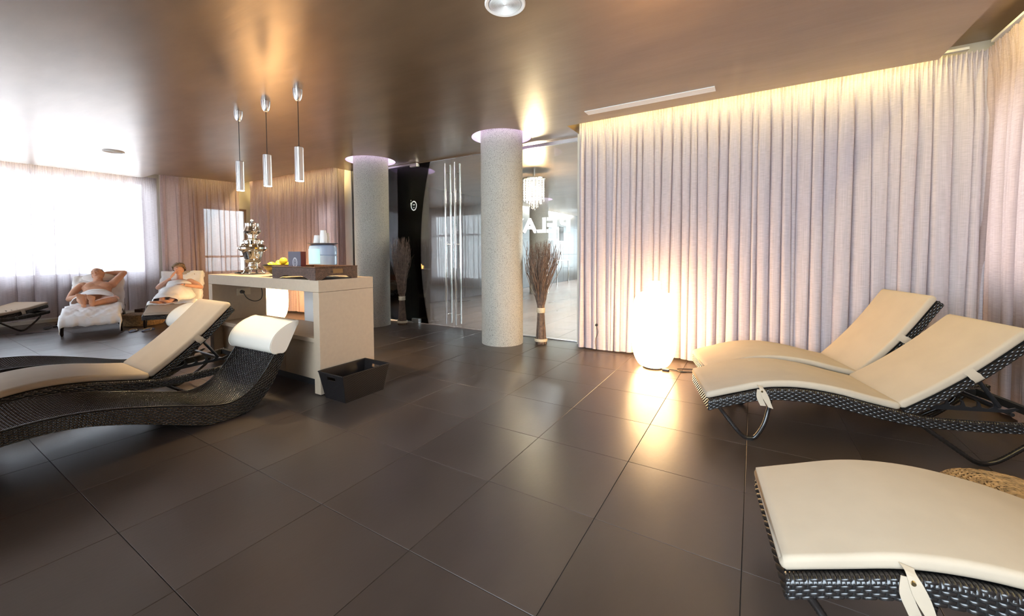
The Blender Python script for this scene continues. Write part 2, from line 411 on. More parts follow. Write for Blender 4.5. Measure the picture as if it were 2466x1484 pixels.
# --- walls
def wall_holes(name, axis, pos, thick, a0, a1, z0, z1, holes, m):
    """wall on plane axis=pos; holes = list of (a0,a1,z0,z1)"""
    mb = MB(); xs = sorted({a0, a1} | {v for h in holes for v in h[:2]}); zs = sorted({z0, z1} | {v for h in holes for v in h[2:]})
    for i in range(len(xs) - 1):
        for j in range(len(zs) - 1):
            cx, cz = (xs[i] + xs[i+1]) / 2, (zs[j] + zs[j+1]) / 2
            if any(h[0] < cx < h[1] and h[2] < cz < h[3] for h in holes): continue
            if axis == 1: mb.box(xs[i], xs[i+1], pos, pos + thick, zs[j], zs[j+1])
            else: mb.box(pos, pos + thick, xs[i], xs[i+1], zs[j], zs[j+1])
    return struct(name, mb, m, fix=False)
def window(n, axis, pos, a0, a1, z0, z1, mull, trans, m=M_frame, w=0.06, d=0.07):
    """frame with mullions, one glass pane for each opening"""
    fr = MB()
    def bx(mb, u0, u1, w0, w1, dd=d):
        if axis == 1: mb.box(u0, u1, pos - dd/2, pos + dd/2, w0, w1)
        else: mb.box(pos - dd/2, pos + dd/2, u0, u1, w0, w1)
    bx(fr, a0, a0 + w, z0, z1); bx(fr, a1 - w, a1, z0, z1); bx(fr, a0 + w, a1 - w, z0, z0 + w); bx(fr, a0 + w, a1 - w, z1 - w, z1)
    us = [a0 + w] + mull + [a1 - w]; ws = [z0 + w] + trans + [z1 - w]
    for u in mull: bx(fr, u - w/2, u + w/2, z0 + w, z1 - w, d * .9)
    for z in trans: bx(fr, a0 + w, a1 - w, z - w/2, z + w/2, d * .8)
    f = struct('window_%d' % n, fr, m)
    for i in range(len(us) - 1):
        for j in range(len(ws) - 1):
            p = MB(); bx(p, us[i], us[i+1], ws[j], ws[j+1], 0.006); p.build('pane', M_winglass, f)
    return f
# wall_back: behind the big right-hand curtain
wall_holes('wall_back', 1, 5.10, 0.12, -2.02, 2.01, 0, 3.03, [(1.12, 1.62, 0.95, 2.42)], M_wall)
window(1, 1, 5.16, 1.12, 1.62, 0.95, 2.42, [], [], M_white)
wall_holes('wall_right', 0, 1.86, 0.15, -1.12, 5.22, 0, 3.03, [(3.55, 4.95, 0.95, 2.50), (0.6, 2.4, 0.95, 2.50)], M_wall)
window(2, 0, 1.93, 3.55, 4.95, 0.95, 2.50, [], [], M_white)
window(3, 0, 1.93, 0.6, 2.4, 0.95, 2.50, [1.5], [], M_white)
# wall_left: the bright window bay, then the projecting pier by the corner
wall_holes('wall_left', 0, -11.35, 0.12, -1.12, 3.74, 0, 3.03, [(-0.7, 3.40, 0.80, 2.78)], M_wall)
window(4, 0, -11.30, -0.7, 3.40, 0.80, 2.78, [0.55, 1.8], [], M_white)
struct('wall_left_return', MB().box(-11.35, -10.22, 3.62, 3.74, 0, 3.03), M_wall)
wall_holes('wall_left_pier', 0, -10.34, 0.12, 3.74, 5.20, 0, 3.03, [(4.02, 4.92, 0.80, 2.27)], M_wall)
window(5, 0, -10.29, 4.02, 4.92, 0.80, 2.27, [], [1.17], M_frame, w=0.045)
struct('sky_dimmer_wall', MB().box(-11.9, -11.75, 3.9, 6.4, 0, 3.6), mat('sky_dimmer_render', (.62, .68, .70), .9))  # added outside the pier window to dim the sky seen through it
wall_holes('wall_far', 1, 5.05, 0.15, -10.34, -6.58, 0, 3.03, [(-7.35, -6.80, 0.85, 2.25)], M_wall)
window(6, 1, 5.12, -7.35, -6.80, 0.85, 2.25, [], [1.75], M_white)
# camera-side wall, with the tall windows that shine on the loungers and in the glass
wall_holes('wall_front', 1, -1.12, 0.15, -11.35, 2.01, 0, 3.03, [(-10.2, -7.6, 0.25, 2.6), (-6.6, -4.2, 0.25, 2.6), (-2.6, 1.2, 0.6, 2.6)], M_wall)
window(7, 1, -1.05, -10.2, -7.6, 0.25, 2.6, [-8.9], [1.85])
window(8, 1, -1.05, -6.6, -4.2, 0.25, 2.6, [-5.4], [1.85])
window(10, 1, -1.05, -2.6, 1.2, 0.6, 2.6, [-1.3, 0.0], [])  # added behind the camera to throw daylight on the wide curtain and floor
struct('trim_1', MB().box(-11.23, -10.95, -1.0, 3.62, 0, 0.055), M_wall, bevel=.004)
# dark tiled pier between the corner curtain and the left column, then the tiled corridor wall
def tiled_wall(name, axis, pos, a0, a1, tw, th, face, m=M_slate, thick=0.1, ztop=H, hole=None):
    """core plus one object per wall tile; face = +1/-1 side that shows"""
    core = MB()
    if axis == 1: core.box(a0, a1, pos, pos + thick * -face, 0, ztop)
    elif hole:
        h0, h1, k0, k1 = hole; p0, p1 = sorted((pos, pos - thick * face))
        core.box(p0, p1, a0, h0, 0, ztop); core.box(p0, p1, h1, a1, 0, ztop); core.box(p0, p1, h0, h1, 0, k0); core.box(p0, p1, h0, h1, k1, ztop)
    else: core.box(pos, pos + thick * -face, a0, a1, 0, ztop)
    w = struct(name, core, M_grout)
    nt_ = 0; proto = None; z = 0
    na = max(1, round((a1 - a0) / tw)); tw = (a1 - a0) / na; nz = max(1, round(ztop / th)); th = ztop / nz
    for i in range(na):
        for j in range(nz):
            if hole and a0 + (i+1)*tw > hole[0] + .02 and a0 + i*tw < hole[1] - .02 and (j+1)*th > hole[2] + .02 and j*th < hole[3] - .02: continue
            if proto is None:
                t = MB(); g = .0025
                if axis == 1: t.box(g, tw - g, 0, .012 * face, g, th - g)
                else: t.box(0, .012 * face, g, tw - g, g, th - g)
                o = proto = t.build('wall_tile', m, w, bevel=.002, segs=1)
            else:
                o = proto.copy(); COL.objects.link(o); o.parent = w
            o.location = (a0 + i*tw, pos, j*th) if axis == 1 else (pos, a0 + i*tw, j*th)
    return w
tiled_wall('wall_pier', 1, 5.06, -6.56, -5.95, 0.6, 0.56, -1)
tiled_wall('wall_corridor', 0, -6.72, 9.6, 18.3, 0.6, 0.5615, 1, hole=(12.6, 15.0, 1.686, 2.246))
window(11, 0, -6.76, 12.6, 15.0, 1.686, 2.246, [13.8], [], M_white)
wood = struct('wall_corridor_wood', MB().box(-6.85, -6.74, 5.25, 9.6, 0, H), M_darkwood)
pr_ = None
for i in range(5):
    o = MB().box(0, .03, .004, .866, 0.0, H).build('panel', M_darkwood, wood, bevel=.004, segs=1) if pr_ is None else pr_.copy()
    if pr_ is None: pr_ = o
    else: COL.objects.link(o); o.parent = wood
    o.location = (-6.74, 5.25 + i * .87, 0)
wall_holes('wall_corridor_end', 1, 18.3, 0.12, -6.9, 3.2, 0, 3.03, [(-6.2, -1.0, .3, 2.5)], M_wall)
window(12, 1, 18.36, -6.2, -1.0, .3, 2.5, [-4.5, -2.7], [], M_white)
wall_holes('wall_corridor_right', 0, 3.0, 0.12, 5.22, 18.3, 0, 3.03, [(5.8, 11.0, .3, 2.6)], M_wall)
window(9, 0, 3.05, 5.8, 11.0, .3, 2.6, [7.6, 9.3], [], M_white)  # unseen window, made large to brighten the corridor
wall_holes('wall_corridor_back', 1, 5.22, 0.10, -2.0, 3.2, 0, 3.03, [], M_white)
# ================================================================== columns with lilac light rings
for i, c in enumerate(COLS + [FC]):
    t = empty('column', (c[0], c[1], 0), 0, ['round column of pitted grey render in front of the glass doors, right of the door handles',
              'round column of pitted grey render beside the counter end, left of the glass doors',
              'distant round column seen through the glass under the mirrored lettering'][i], 'column')
    MB().lathe([(.285, 0), (.285, 3.03)], 64).build('shaft', M_col, t, auto=.6)
    r = empty('ring_light', (c[0], c[1], H), 0, ['lilac recessed ring light round the top of the right column',
              'lilac recessed ring light round the top of the left column', 'lilac ring light above the distant column behind the glass'][i], 'light')
    MB().lathe([(.405, 0.0), (.409, 0.0), (.409, .215), (.29, .215), (.29, .208), (.405, .208)], 64, close=False).build('reflector', M_ledp, r, auto=.5)
    MB().lathe([(.375, .19), (.375, .205), (.30, .205), (.30, .19), (.375, .19)], 64, close=False).build('led_strip', M_led, r)
# ================================================================== glass front
GY = 5.2
g = empty('glass_partition', (-5.56, GY, 0), 0, 'fixed clear glass pane left of the tall door handles, with white smiling face print and steel fittings', 'glass')
MB().box(-.36, .385, -.006, .006, .012, 2.775).build('pane', M_glass, g)
MB().box(-.36, .385, -.02, .02, 2.775, 2.805).build('top_rail', M_alu, g)
MB().box(-.36, .385, -.012, .012, 0, .012).build('floor_rail', M_alu, g)
def door(x0, x1, hx, lab, n):
    d = empty('door_%d' % n, (x0, GY, 0), 0); d['kind'] = 'structure'
    MB().box(.003, x1 - x0 - .003, -.006, .006, .012, 2.785).build('pane', M_glass, d)
    for s in (-1, 1):
        h = MB().tube([(hx - x0, s * .065, .06), (hx - x0, s * .065, 2.70)], .0165, 16).build('door_handle', M_steel, d, auto=.8)
        b = MB()
        for z in (.22, 1.38, 2.55): b.tube([(hx - x0, s * .006, z), (hx - x0, s * .062, z)], .009, 10)
        b.build('standoff', M_steel, h, auto=.8)
    return d
d1 = door(-5.17, -4.235, -4.33, '', 1)
MB().box(0.0, .16, -.022, .022, 2.745, 2.80).build('patch_hinge', M_alu, d1, bevel=.003)
MB().box(0.0, .16, -.022, .022, .004, .075).build('patch_hinge', M_alu, d1, bevel=.003)
d2 = door(-4.23, -3.30, -4.13, '', 2)
MB().box(.77, .93, -.022, .022, 2.745, 2.80).build('patch_hinge', M_alu, d2, bevel=.003)
g2 = empty('glass_partition', (-3.295, GY, 0), 0, 'fixed clear glass pane right of the right column, with mirrored white lettering', 'glass')
MB().box(0, 1.28, -.006, .006, .012, 2.745).build('pane', M_glass, g2)
MB().box(0, 1.28, -.02, .02, 2.745, 2.79).build('top_rail', M_alu, g2)
MB().box(0, 1.28, -.015, .015, 0, .012).build('floor_rail', M_alu, g2)
# smiling ring print on the left pane (hung at its real place on the glass)
sm = MB(); n = 40
for (r0, r1) in ((.066, .086),):
    vs = []
    for k in range(n):
        a = 2*PI*k/n; vs += [(r0*math.cos(a)*.82, 0, r0*math.sin(a)), (r1*math.cos(a)*.82, 0, r1*math.sin(a))]
    sm.add(vs, [(2*k, 2*k+1, (2*k+3) % (2*n), (2*k+2) % (2*n)) for k in range(n)])
for sx_ in (-.014, .014):
    sm.add([(sx_, 0, .036), (sx_ - .010, 0, .016), (sx_ - .006, 0, .008), (sx_ + .006, 0, .008), (sx_ + .010, 0, .016)], [(0, 1, 2, 3, 4)])
sm.add([(-.024, 0, -.022), (0, 0, -.042), (.024, 0, -.022), (.018, 0, -.020), (0, 0, -.033), (-.018, 0, -.020)], [(0, 1, 4, 5), (1, 2, 3, 4)])
so = sm.build('smile_print', M_vinyl, d1, fix=False); so.location = (.075, -.0075, 2.065)
# lettering printed on the right pane, meant to be read from the far side
fc = bpy.data.curves.new('lettering', 'FONT'); fc.body = 'RELAX'; fc.size = .30; fc.extrude = 0.0; fc.offset = .011; fc.align_x = 'LEFT'
fo = bpy.data.objects.new('lettering', fc); COL.objects.link(fo)
dg = bpy.context.evaluated_depsgraph_get(); me = bpy.data.meshes.new_from_object(fo.evaluated_get(dg)); bpy.data.objects.remove(fo)
xs = [v.co.x for v in me.vertices]; ysv = [v.co.y for v in me.vertices]; kx = 1.01 / (max(xs) - min(xs)); ky = .218 / (max(ysv) - min(ysv))
for v in me.vertices: v.co = Vector((1.128 - (v.co.x - min(xs)) * kx, .0075, 1.525 + (v.co.y - min(ysv)) * ky))
me.materials.append(M_vinyl); lo = bpy.data.objects.new('lettering', me); COL.objects.link(lo); lo.parent = g2

# ================================================================== curtains
def curtain(name, path, ztop, zbot, m, lab, folds=9.0, amp=.05, seed=1, group=None, bulge=0.0, head=.09, hem_out=0.0):
    """gathered sheer cloth hung along path [(x,y),...]"""
    R_ = random.Random(seed); P = [Vector((x, y, 0)) for x, y in path]
    seg = [(P[i+1] - P[i]).length for i in range(len(P) - 1)]; Lt = sum(seg)
    def at(s):
        s = min(max(s, 0), Lt); i = 0
        while i < len(seg) - 1 and s > seg[i]: s -= seg[i]; i += 1
        d = (P[i+1] - P[i]).normalized(); return P[i] + d * s, Vector((d.y, -d.x, 0))
    nf = int(Lt * folds); w = [R_.uniform(.55, 1.6) for _ in range(nf)]; tot = sum(w); xs = [0]
    for a in w: xs.append(xs[-1] + a / tot * Lt)
    am = [R_.uniform(.45, 1.15) for _ in range(nf + 1)]; dr = [R_.uniform(-.05, .05) for _ in range(nf + 1)]; ph = [R_.uniform(0, 6.28) for _ in range(nf + 1)]
    npl = max(8, int(Lt * 34)); pj = [R_.uniform(-.35, .35) for _ in range(npl + 2)]; pa = [R_.uniform(.5, 1.2) for _ in range(npl + 2)]
    nu = int(Lt * 240); zs = [0, .012, .03, .05, .065, .08, .10, .13, .18, .26, .38, .55, .75, 1.0, 1.3, 1.6, 1.9, 2.15, 2.35, 2.5, 2.62, 2.70]
    Hh = ztop - zbot; zs = [z for z in zs if z < Hh - .10] + [Hh - .075, Hh - .065, Hh]
    vs = []; uvs = []; fi = 0
    for a in range(nu + 1):
        s = a / nu * Lt
        while fi < nf - 1 and s > xs[fi + 1]: fi += 1
        t = (s - xs[fi]) / (xs[fi+1] - xs[fi]); A = am[fi] * (1 - t) + am[fi+1] * t; D = dr[fi] * (1 - t) + dr[fi+1] * t; F = ph[fi]*(1-t) + ph[fi+1]*t
        q = s / Lt * npl; qi = int(q); qa = pa[qi]; fine = math.sin(2*PI*q + pj[qi]*(1-(q-qi)) + pj[qi+1]*(q-qi)) * qa
        sgn = 1 if fi % 2 else -1
        big = 1.9 * (max(0.0, math.sin(PI * t)) ** .62 - .62); mid = math.sin(2*PI*(s*folds*.42) + F*.3) * 1.6; wf = xs[fi+1] - xs[fi]; sq = math.sin(2*PI*t) * wf * .17
        for zi, dz in enumerate(zs):
            g_ = min(1, max(0, (dz - .06) / .5)); dn = dz / Hh
            off = fine * (.015 * max(0, 1 - max(0, dz - .04) / .22) + .0015) + big * A * amp * (g_ ** .7) * (1 + .25 * dn) + mid * amp * .16 * g_ + math.sin(dz * 2.2 + F) * .008 * g_
            off += bulge * g_ * math.sin(s * 1.7 + seed) + hem_out * dn ** 2
            if .055 < dz < .085: off *= .7
            p, nn = at(s + (D * dn * .8 - sq * g_) * min(1, s / .1, (Lt - s) / .1))
            p = p + nn * off; z = ztop - dz
            if zi == 0: z += .006 * fine
            if zi == len(zs) - 1: z += .01 * math.sin(s * 5 + seed) + .006 * big
            vs.append((p.x, p.y, z)); uvs.append((s * 2.2, dz))
    wv = len(zs); fs = [(a*wv + b, (a+1)*wv + b, (a+1)*wv + b + 1, a*wv + b + 1) for a in range(nu) for b in range(wv - 1)]
    me = bpy.data.meshes.new(name); me.from_pydata(vs, [], fs); me.shade_smooth()
    ul = me.uv_layers.new(name='cloth'); idx = np.zeros(len(me.loops), dtype=np.int32); me.loops.foreach_get('vertex_index', idx)
    ul.data.foreach_set('uv', np.array(uvs)[idx].ravel()); me.materials.append(m)
    o = bpy.data.objects.new(name, me); COL.objects.link(o); setp(o, lab, 'curtain', group); return o
curtain('curtain', [(-1.93, 4.94), (1.66, 4.94)], 2.90, .02, M_sheer, 'wide mauve sheer curtain gathered on the wall behind the glowing vase lamp', folds=11, amp=.042, seed=3, bulge=.03, hem_out=.03)
curtain('curtain', [(1.62, 4.99), (1.62, -.7)], 2.90, .02, M_sheerr, 'brown mauve sheer curtain on the right wall beside the two raised loungers', folds=9.5, amp=.042, seed=11, bulge=.02)
curtain('curtain', [(-9.74, 4.78), (-6.72, 4.78), (-6.66, 4.80), (-6.66, 4.97)], 2.88, .03, M_sheerd, 'rose sheer curtain on the wall behind the counter', folds=10.5, amp=.04, seed=5)
curtain('curtain', [(-10.06, 3.26), (-9.90, 4.62)], 2.85, .03, M_sheerd, 'rose brown sheer curtain in the corner behind the woman', folds=9.5, amp=.042, seed=8)
curtain('curtain', [(-10.98, -.75), (-10.98, 3.50)], 2.86, .07, M_sheerw, 'pale translucent curtain over the bright window behind the man', folds=4.5, amp=.06, seed=14)
curtain('curtain', [(-7.3, -.84), (-10.6, -.84)], 2.835, .03, M_sheerl, 'pale sheer curtain on the camera-side window nearest the left corner', folds=6.5, amp=.05, seed=21)
curtain('curtain', [(-4.0, -.84), (-6.9, -.84)], 2.835, .03, M_sheerl, 'pale sheer curtain on the camera-side window behind the left loungers', folds=6.5, amp=.05, seed=22)
for nm, a, b, lab in (('curtain_rail', (-2.0, 4.92, 2.925), (1.5, 4.96, 2.945), 'white curtain rail above the wide mauve curtain'),
                      ('curtain_rail', (1.60, -.75, 2.925), (1.64, 4.86, 2.945), 'white curtain rail along the right wall'),
                      ('curtain_rail', (-9.6, 4.74, 2.885), (-6.64, 4.78, 2.905), 'white curtain rail behind the counter')):
    o = MB().box(a[0], b[0], a[1], b[1], a[2], b[2]).build(nm, M_white); setp(o, lab, 'rail')
# ================================================================== ceiling fittings
def vent(x0, x1, y0, y1):
    t = empty('ceiling_vent', (x0, y0, H), 0, 'white linear slot vent in the ceiling beside the wide curtain', 'vent')
    w, d = x1 - x0, y1 - y0; f = MB(); f.box(0, w, 0, .022, -.008, .0); f.box(0, w, d - .022, d, -.008, .0); f.box(0, .022, .022, d - .022, -.008, 0); f.box(w - .022, w, .022, d - .022, -.008, 0)
    f.build('frame', M_white, t, bevel=.002, segs=1)
    MB().box(.02, w - .02, .02, d - .02, -.002, -.0005).build('backing', M_cable, t)
    for k in range(5):
        y = .030 + k * (d - .06) / 4.0
        MB().box(.022, w - .022, y - .009, y + .006, -.007, -.003).build('slat', M_white, t)
vent(-1.63, -.34, 4.31, 4.44)
def speaker(x, y, r, lab):
    t = empty('ceiling_speaker', (x, y, H), 0, lab, 'speaker')
    MB().lathe([(r, 0), (r, -.006), (r - .006, -.012), (r * .84, -.010), (r * .82, -.004), (r * .82, 0)], 48, close=False).build('rim', M_white, t, auto=.7)
    gr = MB().lathe([(r * .825, -.002), (r * .8, -.006), (.001, -.010)], 48, close=False).build('grille', mat('speaker_grille', (.58, .58, .60), .6), t, auto=.7)
    rings = MB()
    for k in range(1, 14):
        rr = r * .8 * k / 14
        rings.lathe([(rr - .0016, -.0095), (rr, -.0125), (rr + .0016, -.0095)], 36, close=False)
    rings.build('mesh_ring', M_white, gr)
speaker(-1.355, 2.20, .128, 'round white ceiling speaker above the middle of the floor, cut by the top edge')
speaker(-8.35, 2.155, .125, 'small round white ceiling speaker above the couple, at the far left')
# ---- pendants
def pendant(x, y, lab):
    t = empty('pendant_lamp', (x, y, 0), 0, lab, 'pendant lamp', 'pendant lamps over the counter')
    MB().lathe([(.043, H), (.043, H - .012), (.040, H - .05), (.032, H - .085), (.020, H - .104), (.012, H - .106)], 28).build('canopy', M_alu, t, auto=.6)
    MB().tube([(0, 0, H - .10), (.001, 0, 2.5), (0, 0, 2.26)], .0035, 8).build('cord', M_cable, t)
    MB().lathe([(.0395, 1.945), (.0395, 2.262), (.036, 2.266), (.008, 2.266)], 32).build('tube', M_alu, t, auto=.6)
    MB().lathe([(.036, 1.943), (.001, 1.943)], 24, close=False).build('lens', M_spot, t)
    l = bpy.data.lights.new('pendant_spot', 'SPOT'); l.energy = 55; l.color = (1, .74, .40); l.spot_size = math.radians(92); l.spot_blend = .5; l.shadow_soft_size = .03
    o = bpy.data.objects.new('pendant_spot', l); COL.objects.link(o); o.parent = t; o.location = (0, 0, 1.93)
pendant(-4.857, 2.285, 'aluminium tube pendant over the samovar, leftmost of the three')
pendant(-4.300, 2.285, 'aluminium tube pendant over the fruit bowl, middle of the three')
pendant(-3.736, 2.285, 'aluminium tube pendant over the woven tray, rightmost of the three')
# ================================================================== counter
CX0, CX1, CY0, CY1, CZ = -5.255, -3.205, 2.105, 2.69, 1.015
ct = empty('bar_counter', (0, 0, 0), 0, 'greige laminate bar counter with open shelf standing under three pendants', 'counter')
MB().box(CX0, CX1, CY0, CY1, CZ - .105, CZ).build('counter_top', M_lam, ct, bevel=.002, segs=1)
MB().box(CX1 - .085, CX1, CY0, CY1, 0.01, CZ - .107).build('side_panel', M_lam, ct, bevel=.002, segs=1)
MB().box(CX0, CX0 + .085, CY0, CY1, 0.01, CZ - .107).build('side_panel', M_lam, ct, bevel=.002, segs=1)
MB().box(CX0 + .085, CX1 - .085, CY0 + .06, CY1 - .0, .44, .48).build('shelf', M_lam, ct, bevel=.002, segs=1)
for k in range(3):
    w = (CX1 - CX0 - .17) / 3; MB().box(CX0 + .085 + k*w + .003, CX0 + .085 + (k+1)*w - .003, CY0 + .10, CY0 + .12, .085, .438).build('cabinet_door', M_lam, ct, bevel=.0015, segs=1)
MB().box(CX0 + .085, CX1 - .085, CY0 + .15, CY0 + .17, 0, .085).build('plinth', M_plinth, ct)
MB().box(CX0 + .085, CX1 - .085, CY1 - .03, CY1 - .01, 0.0, .44).build('rear_panel', M_lam, ct)
SX = CX0 + .085
MB().box(SX, SX + .010, CY0 + .25, CY0 + .40, .755, .835).build('socket', M_socket, ct, bevel=.003)
MB().tube([(SX + .01, CY0 + .30, .795), (SX + .045, CY0 + .30, .795)], [.022, .018], 14).build('plug', M_cable, ct)
MB().tube(curve_pts([(SX + .04, CY0 + .30, .795), (SX + .07, CY0 + .33, .72), (SX + .06, CY0 + .42, .675), (SX + .05, CY0 + .50, .70), (SX + .03, CY0 + .52, .80), (SX + .02, CY0 + .48, .908)], 24), .005, 8).build('power_cord', M_cable, ct, smooth=True)
# ---- samovar
sv = empty('samovar', (-4.83, 2.38, CZ), 0, 'silver samovar with teapot on top at the left of the counter', 'samovar'); sv.scale = (.80, .80, .85); sv.location.z += .008
MB().lathe([(.07, .045), (.115, .05), (.12, .06), (.085, .085), (.06, .10), (.055, .125), (.075, .135), (.09, .15), (.10, .17), (.108, .18), (.102, .19), (.115, .22), (.128, .265), (.135, .29), (.165, .305), (.185, .325),
            (.188, .345), (.17, .365), (.135, .385), (.128, .395), (.128, .42), (.14, .425), (.14, .435), (.10, .45), (.06, .462), (.052, .47), (.05, .50), (.06, .503), (.06, .508)], 48).build('body', M_chrome, sv, auto=.5)
MB().lathe([(.05, .508), (.07, .512), (.098, .53), (.112, .555), (.108, .575), (.092, .60), (.084, .62), (.084, .658), (.086, .664), (.03, .670), (.018, .674), (.012, .68)], 40).build('teapot', M_chrome, sv, auto=.5)
MB().tube(curve_pts([(.085, -.01, .55), (.12, -.02, .575), (.135, -.02, .625)], 8), [.016, .015, .014, .012, .011, .010, .009, .008, .008], 10).build('spout', M_chrome, sv, smooth=True)
tp = MB(); tp.tube(curve_pts([(-.06, 0, .645), (-.115, .01, .64), (-.12, .01, .59), (-.085, 0, .56)], 14), .006, 8); tp.build('teapot_handle', M_chrome, sv, smooth=True)
MB().lathe([(.010, .68), (.02, .69), (.022, .70), (.012, .712), (.001, .714)], 20).build('knob', M_white, sv, auto=.6)
for k in range(4):
    a = PI/4 + k * PI/2; c_, s_ = math.cos(a), math.sin(a)
    MB().tube(curve_pts([(.05*c_, .05*s_, .075), (.09*c_, .09*s_, .062), (.115*c_, .115*s_, .03), (.128*c_, .128*s_, .008), (.15*c_, .15*s_, .006)], 10), [.016]*4 + [.011]*4 + [.014]*3, 8).build('foot', M_chrome, sv, smooth=True)
for s in (-1, 1):
    c_ = .87 * s; s_ = -.10
    MB().tube(curve_pts([(.13*s, 0, .40), (.185*s, 0, .40), (.20*s, 0, .425), (.17*s, 0, .435)], 10), .009, 8).build('side_handle', M_chrome, sv, smooth=True)
tap = MB(); tap.tube([(.12, -.03, .225), (.215, -.05, .215)], .008, 10); tap.tube([(.212, -.05, .24), (.212, -.05, .185)], [.012, .007], 10); tap.tube([(.212, -.05, .24), (.212, -.05, .285)], [.005, .009], 8)
tap.tube([(.195, -.05, .27), (.23, -.05, .27)], .006, 8); tap.build('tap', M_chrome, sv, smooth=True)
em = MB().lathe([(.055, .0), (.055, .006), (.02, .01), (.001, .01)], 24, close=False); eo = em.build('emblem', M_chrome, sv, smooth=True); eo.rotation_euler = (PI/2 + .1, 0, .35); eo.location = (.055, -.150, .335)
co = MB().tube(curve_pts([(-5.0, 2.36, 1.022), (-5.10, 2.33, 1.024), (-5.20, 2.36, 1.022), (-5.22, 2.42, 1.022), (-5.12, 2.45, 1.022), (-5.04, 2.42, 1.022), (-5.0, 2.40, 1.03)], 30), .006, 8).build('power_cord', M_cable, None, smooth=True)
setp(co, 'black looped power cord lying on the counter left of the samovar', 'cord')
# ---- bowl with fruit
bw = empty('fruit_bowl', (-4.17, 2.33, CZ), 0, 'dark brass bowl of yellow fruit behind the tray corner', 'bowl')
MB().lathe([(.05, .001), (.055, .0), (.075, .012), (.12, .045), (.155, .085), (.17, .118), (.163, .118), (.148, .088), (.11, .05), (.06, .022), (.001, .018)], 44, close=False).build('shell', M_bowl, bw, auto=.7)
MB().lathe([(.171, .112), (.173, .120), (.162, .121), (.161, .114)], 44, close=False).build('rim', M_bowld, bw)
FR = [(-.095, -.045, .112), (-.015, -.085, .108), (.065, -.075, .112), (.115, .005, .108), (.045, -.005, .150), (-.035, -.005, .132), (-.085, .045, .112), (.075, .085, .112), (-.005, .085, .112), (.0, -.01, .065), (.095, -.030, .160)]
fl = ['lemon at the bowl rim nearest the samovar', 'lemon in the front of the bowl', 'lemon in the bowl beside the tray edge', 'lemon at the right rim of the bowl', 'lemon on top of the heap in the bowl',
      'lemon in the middle of the bowl', 'lemon at the back left of the bowl', 'lemon at the back right of the bowl', 'lemon at the rear rim of the bowl', 'lemon deep in the bowl under the others', 'lemon lying high against the grey card']
for k, (x, y, z) in enumerate(FR):
    f = MB().ellipsoid((0, 0, 0), (.040, .033, .033), 18, 12); f.tube([(.036, 0, 0), (.047, 0, 0)], [.010, .003], 8)
    o = f.build('lemon', M_lemon, None, smooth=True); o.location = (-4.17 + x, 2.33 + y, CZ + z); o.rotation_euler = (rnd.uniform(0, 3), rnd.uniform(-.6, .6), rnd.uniform(0, 6))
    setp(o, 'yellow ' + fl[k], 'lemon', 'lemons in the bowl')
# ---- tray
ty = empty('woven_tray', (-3.89, 2.085, CZ), 0, 'dark brown woven rush tray with arched feet at the counter corner', 'tray')
tw_, td_, th_ = .675, .43, .112
def arched(axis, a0, a1, pos, out):
    """woven side wall with a low arch cut from its foot"""
    ln = a1 - a0
    def bottom(t):
        u = abs(t - .5) * 2; return 0.034 if u < .45 else max(0.0, .034 * (1 - (u - .45) / .30)) if u < .75 else 0.0
    rows = 8; mb = MB()
    def P(u, v):
        b = bottom(u); z = b + (th_ - b) * v; a = a0 + ln * u
        return Vector((a, pos, z)) if axis == 1 else Vector((pos, a, z))
    core = MB()
    N_ = 24
    for k in range(N_):
        t0, t1 = k / N_, (k+1) / N_; b0, b1 = bottom(t0), bottom(t1); i0 = pos - out * .001; i1 = pos - out * .014
        q = []
        for pp in (i0, i1):
            for (t, z) in ((t0, b0), (t1, b1), (t1, th_), (t0, th_)):
                a = a0 + ln * t; q.append((a, pp, z) if axis == 1 else (pp, a, z))
        core.add(q, [(0,1,2,3), (7,6,5,4), (0,4,5,1), (1,5,6,2), (2,6,7,3), (3,7,4,0)])
    flip = (axis == 1) == (out < 0)
    PP = P if flip else (lambda u, v: P(1 - u, v))
    weave(mb, PP, int(ln / .009), 12, b=.0022)
    c = core.build('side_wall', M_rush, ty); mb.build('weave', M_rush, c, fix=False, smooth=True)['kind'] = 'stuff'
arched(1, 0, tw_, 0, -1); arched(0, 0, td_, tw_, 1); arched(1, 0, tw_, td_, 1); arched(0, 0, td_, 0, -1)
MB().box(.012, tw_ - .012, .012, td_ - .012, .045, .055).build('base', M_rush, ty)
rim = MB()
for a, b in (((0, 0), (tw_, 0)), ((tw_, 0), (tw_, td_)), ((tw_, td_), (0, td_)), ((0, td_), (0, 0))): rim.tube([(a[0], a[1], th_), (b[0], b[1], th_)], .006, 8)
rim.build('rim', M_rush, ty)
hb = MB().box(tw_ + .002, tw_ + .005, .17, .27, .055, .095).build('handle_hole', mat('rattan_gold', (.20, .10, .03), .5), ty)
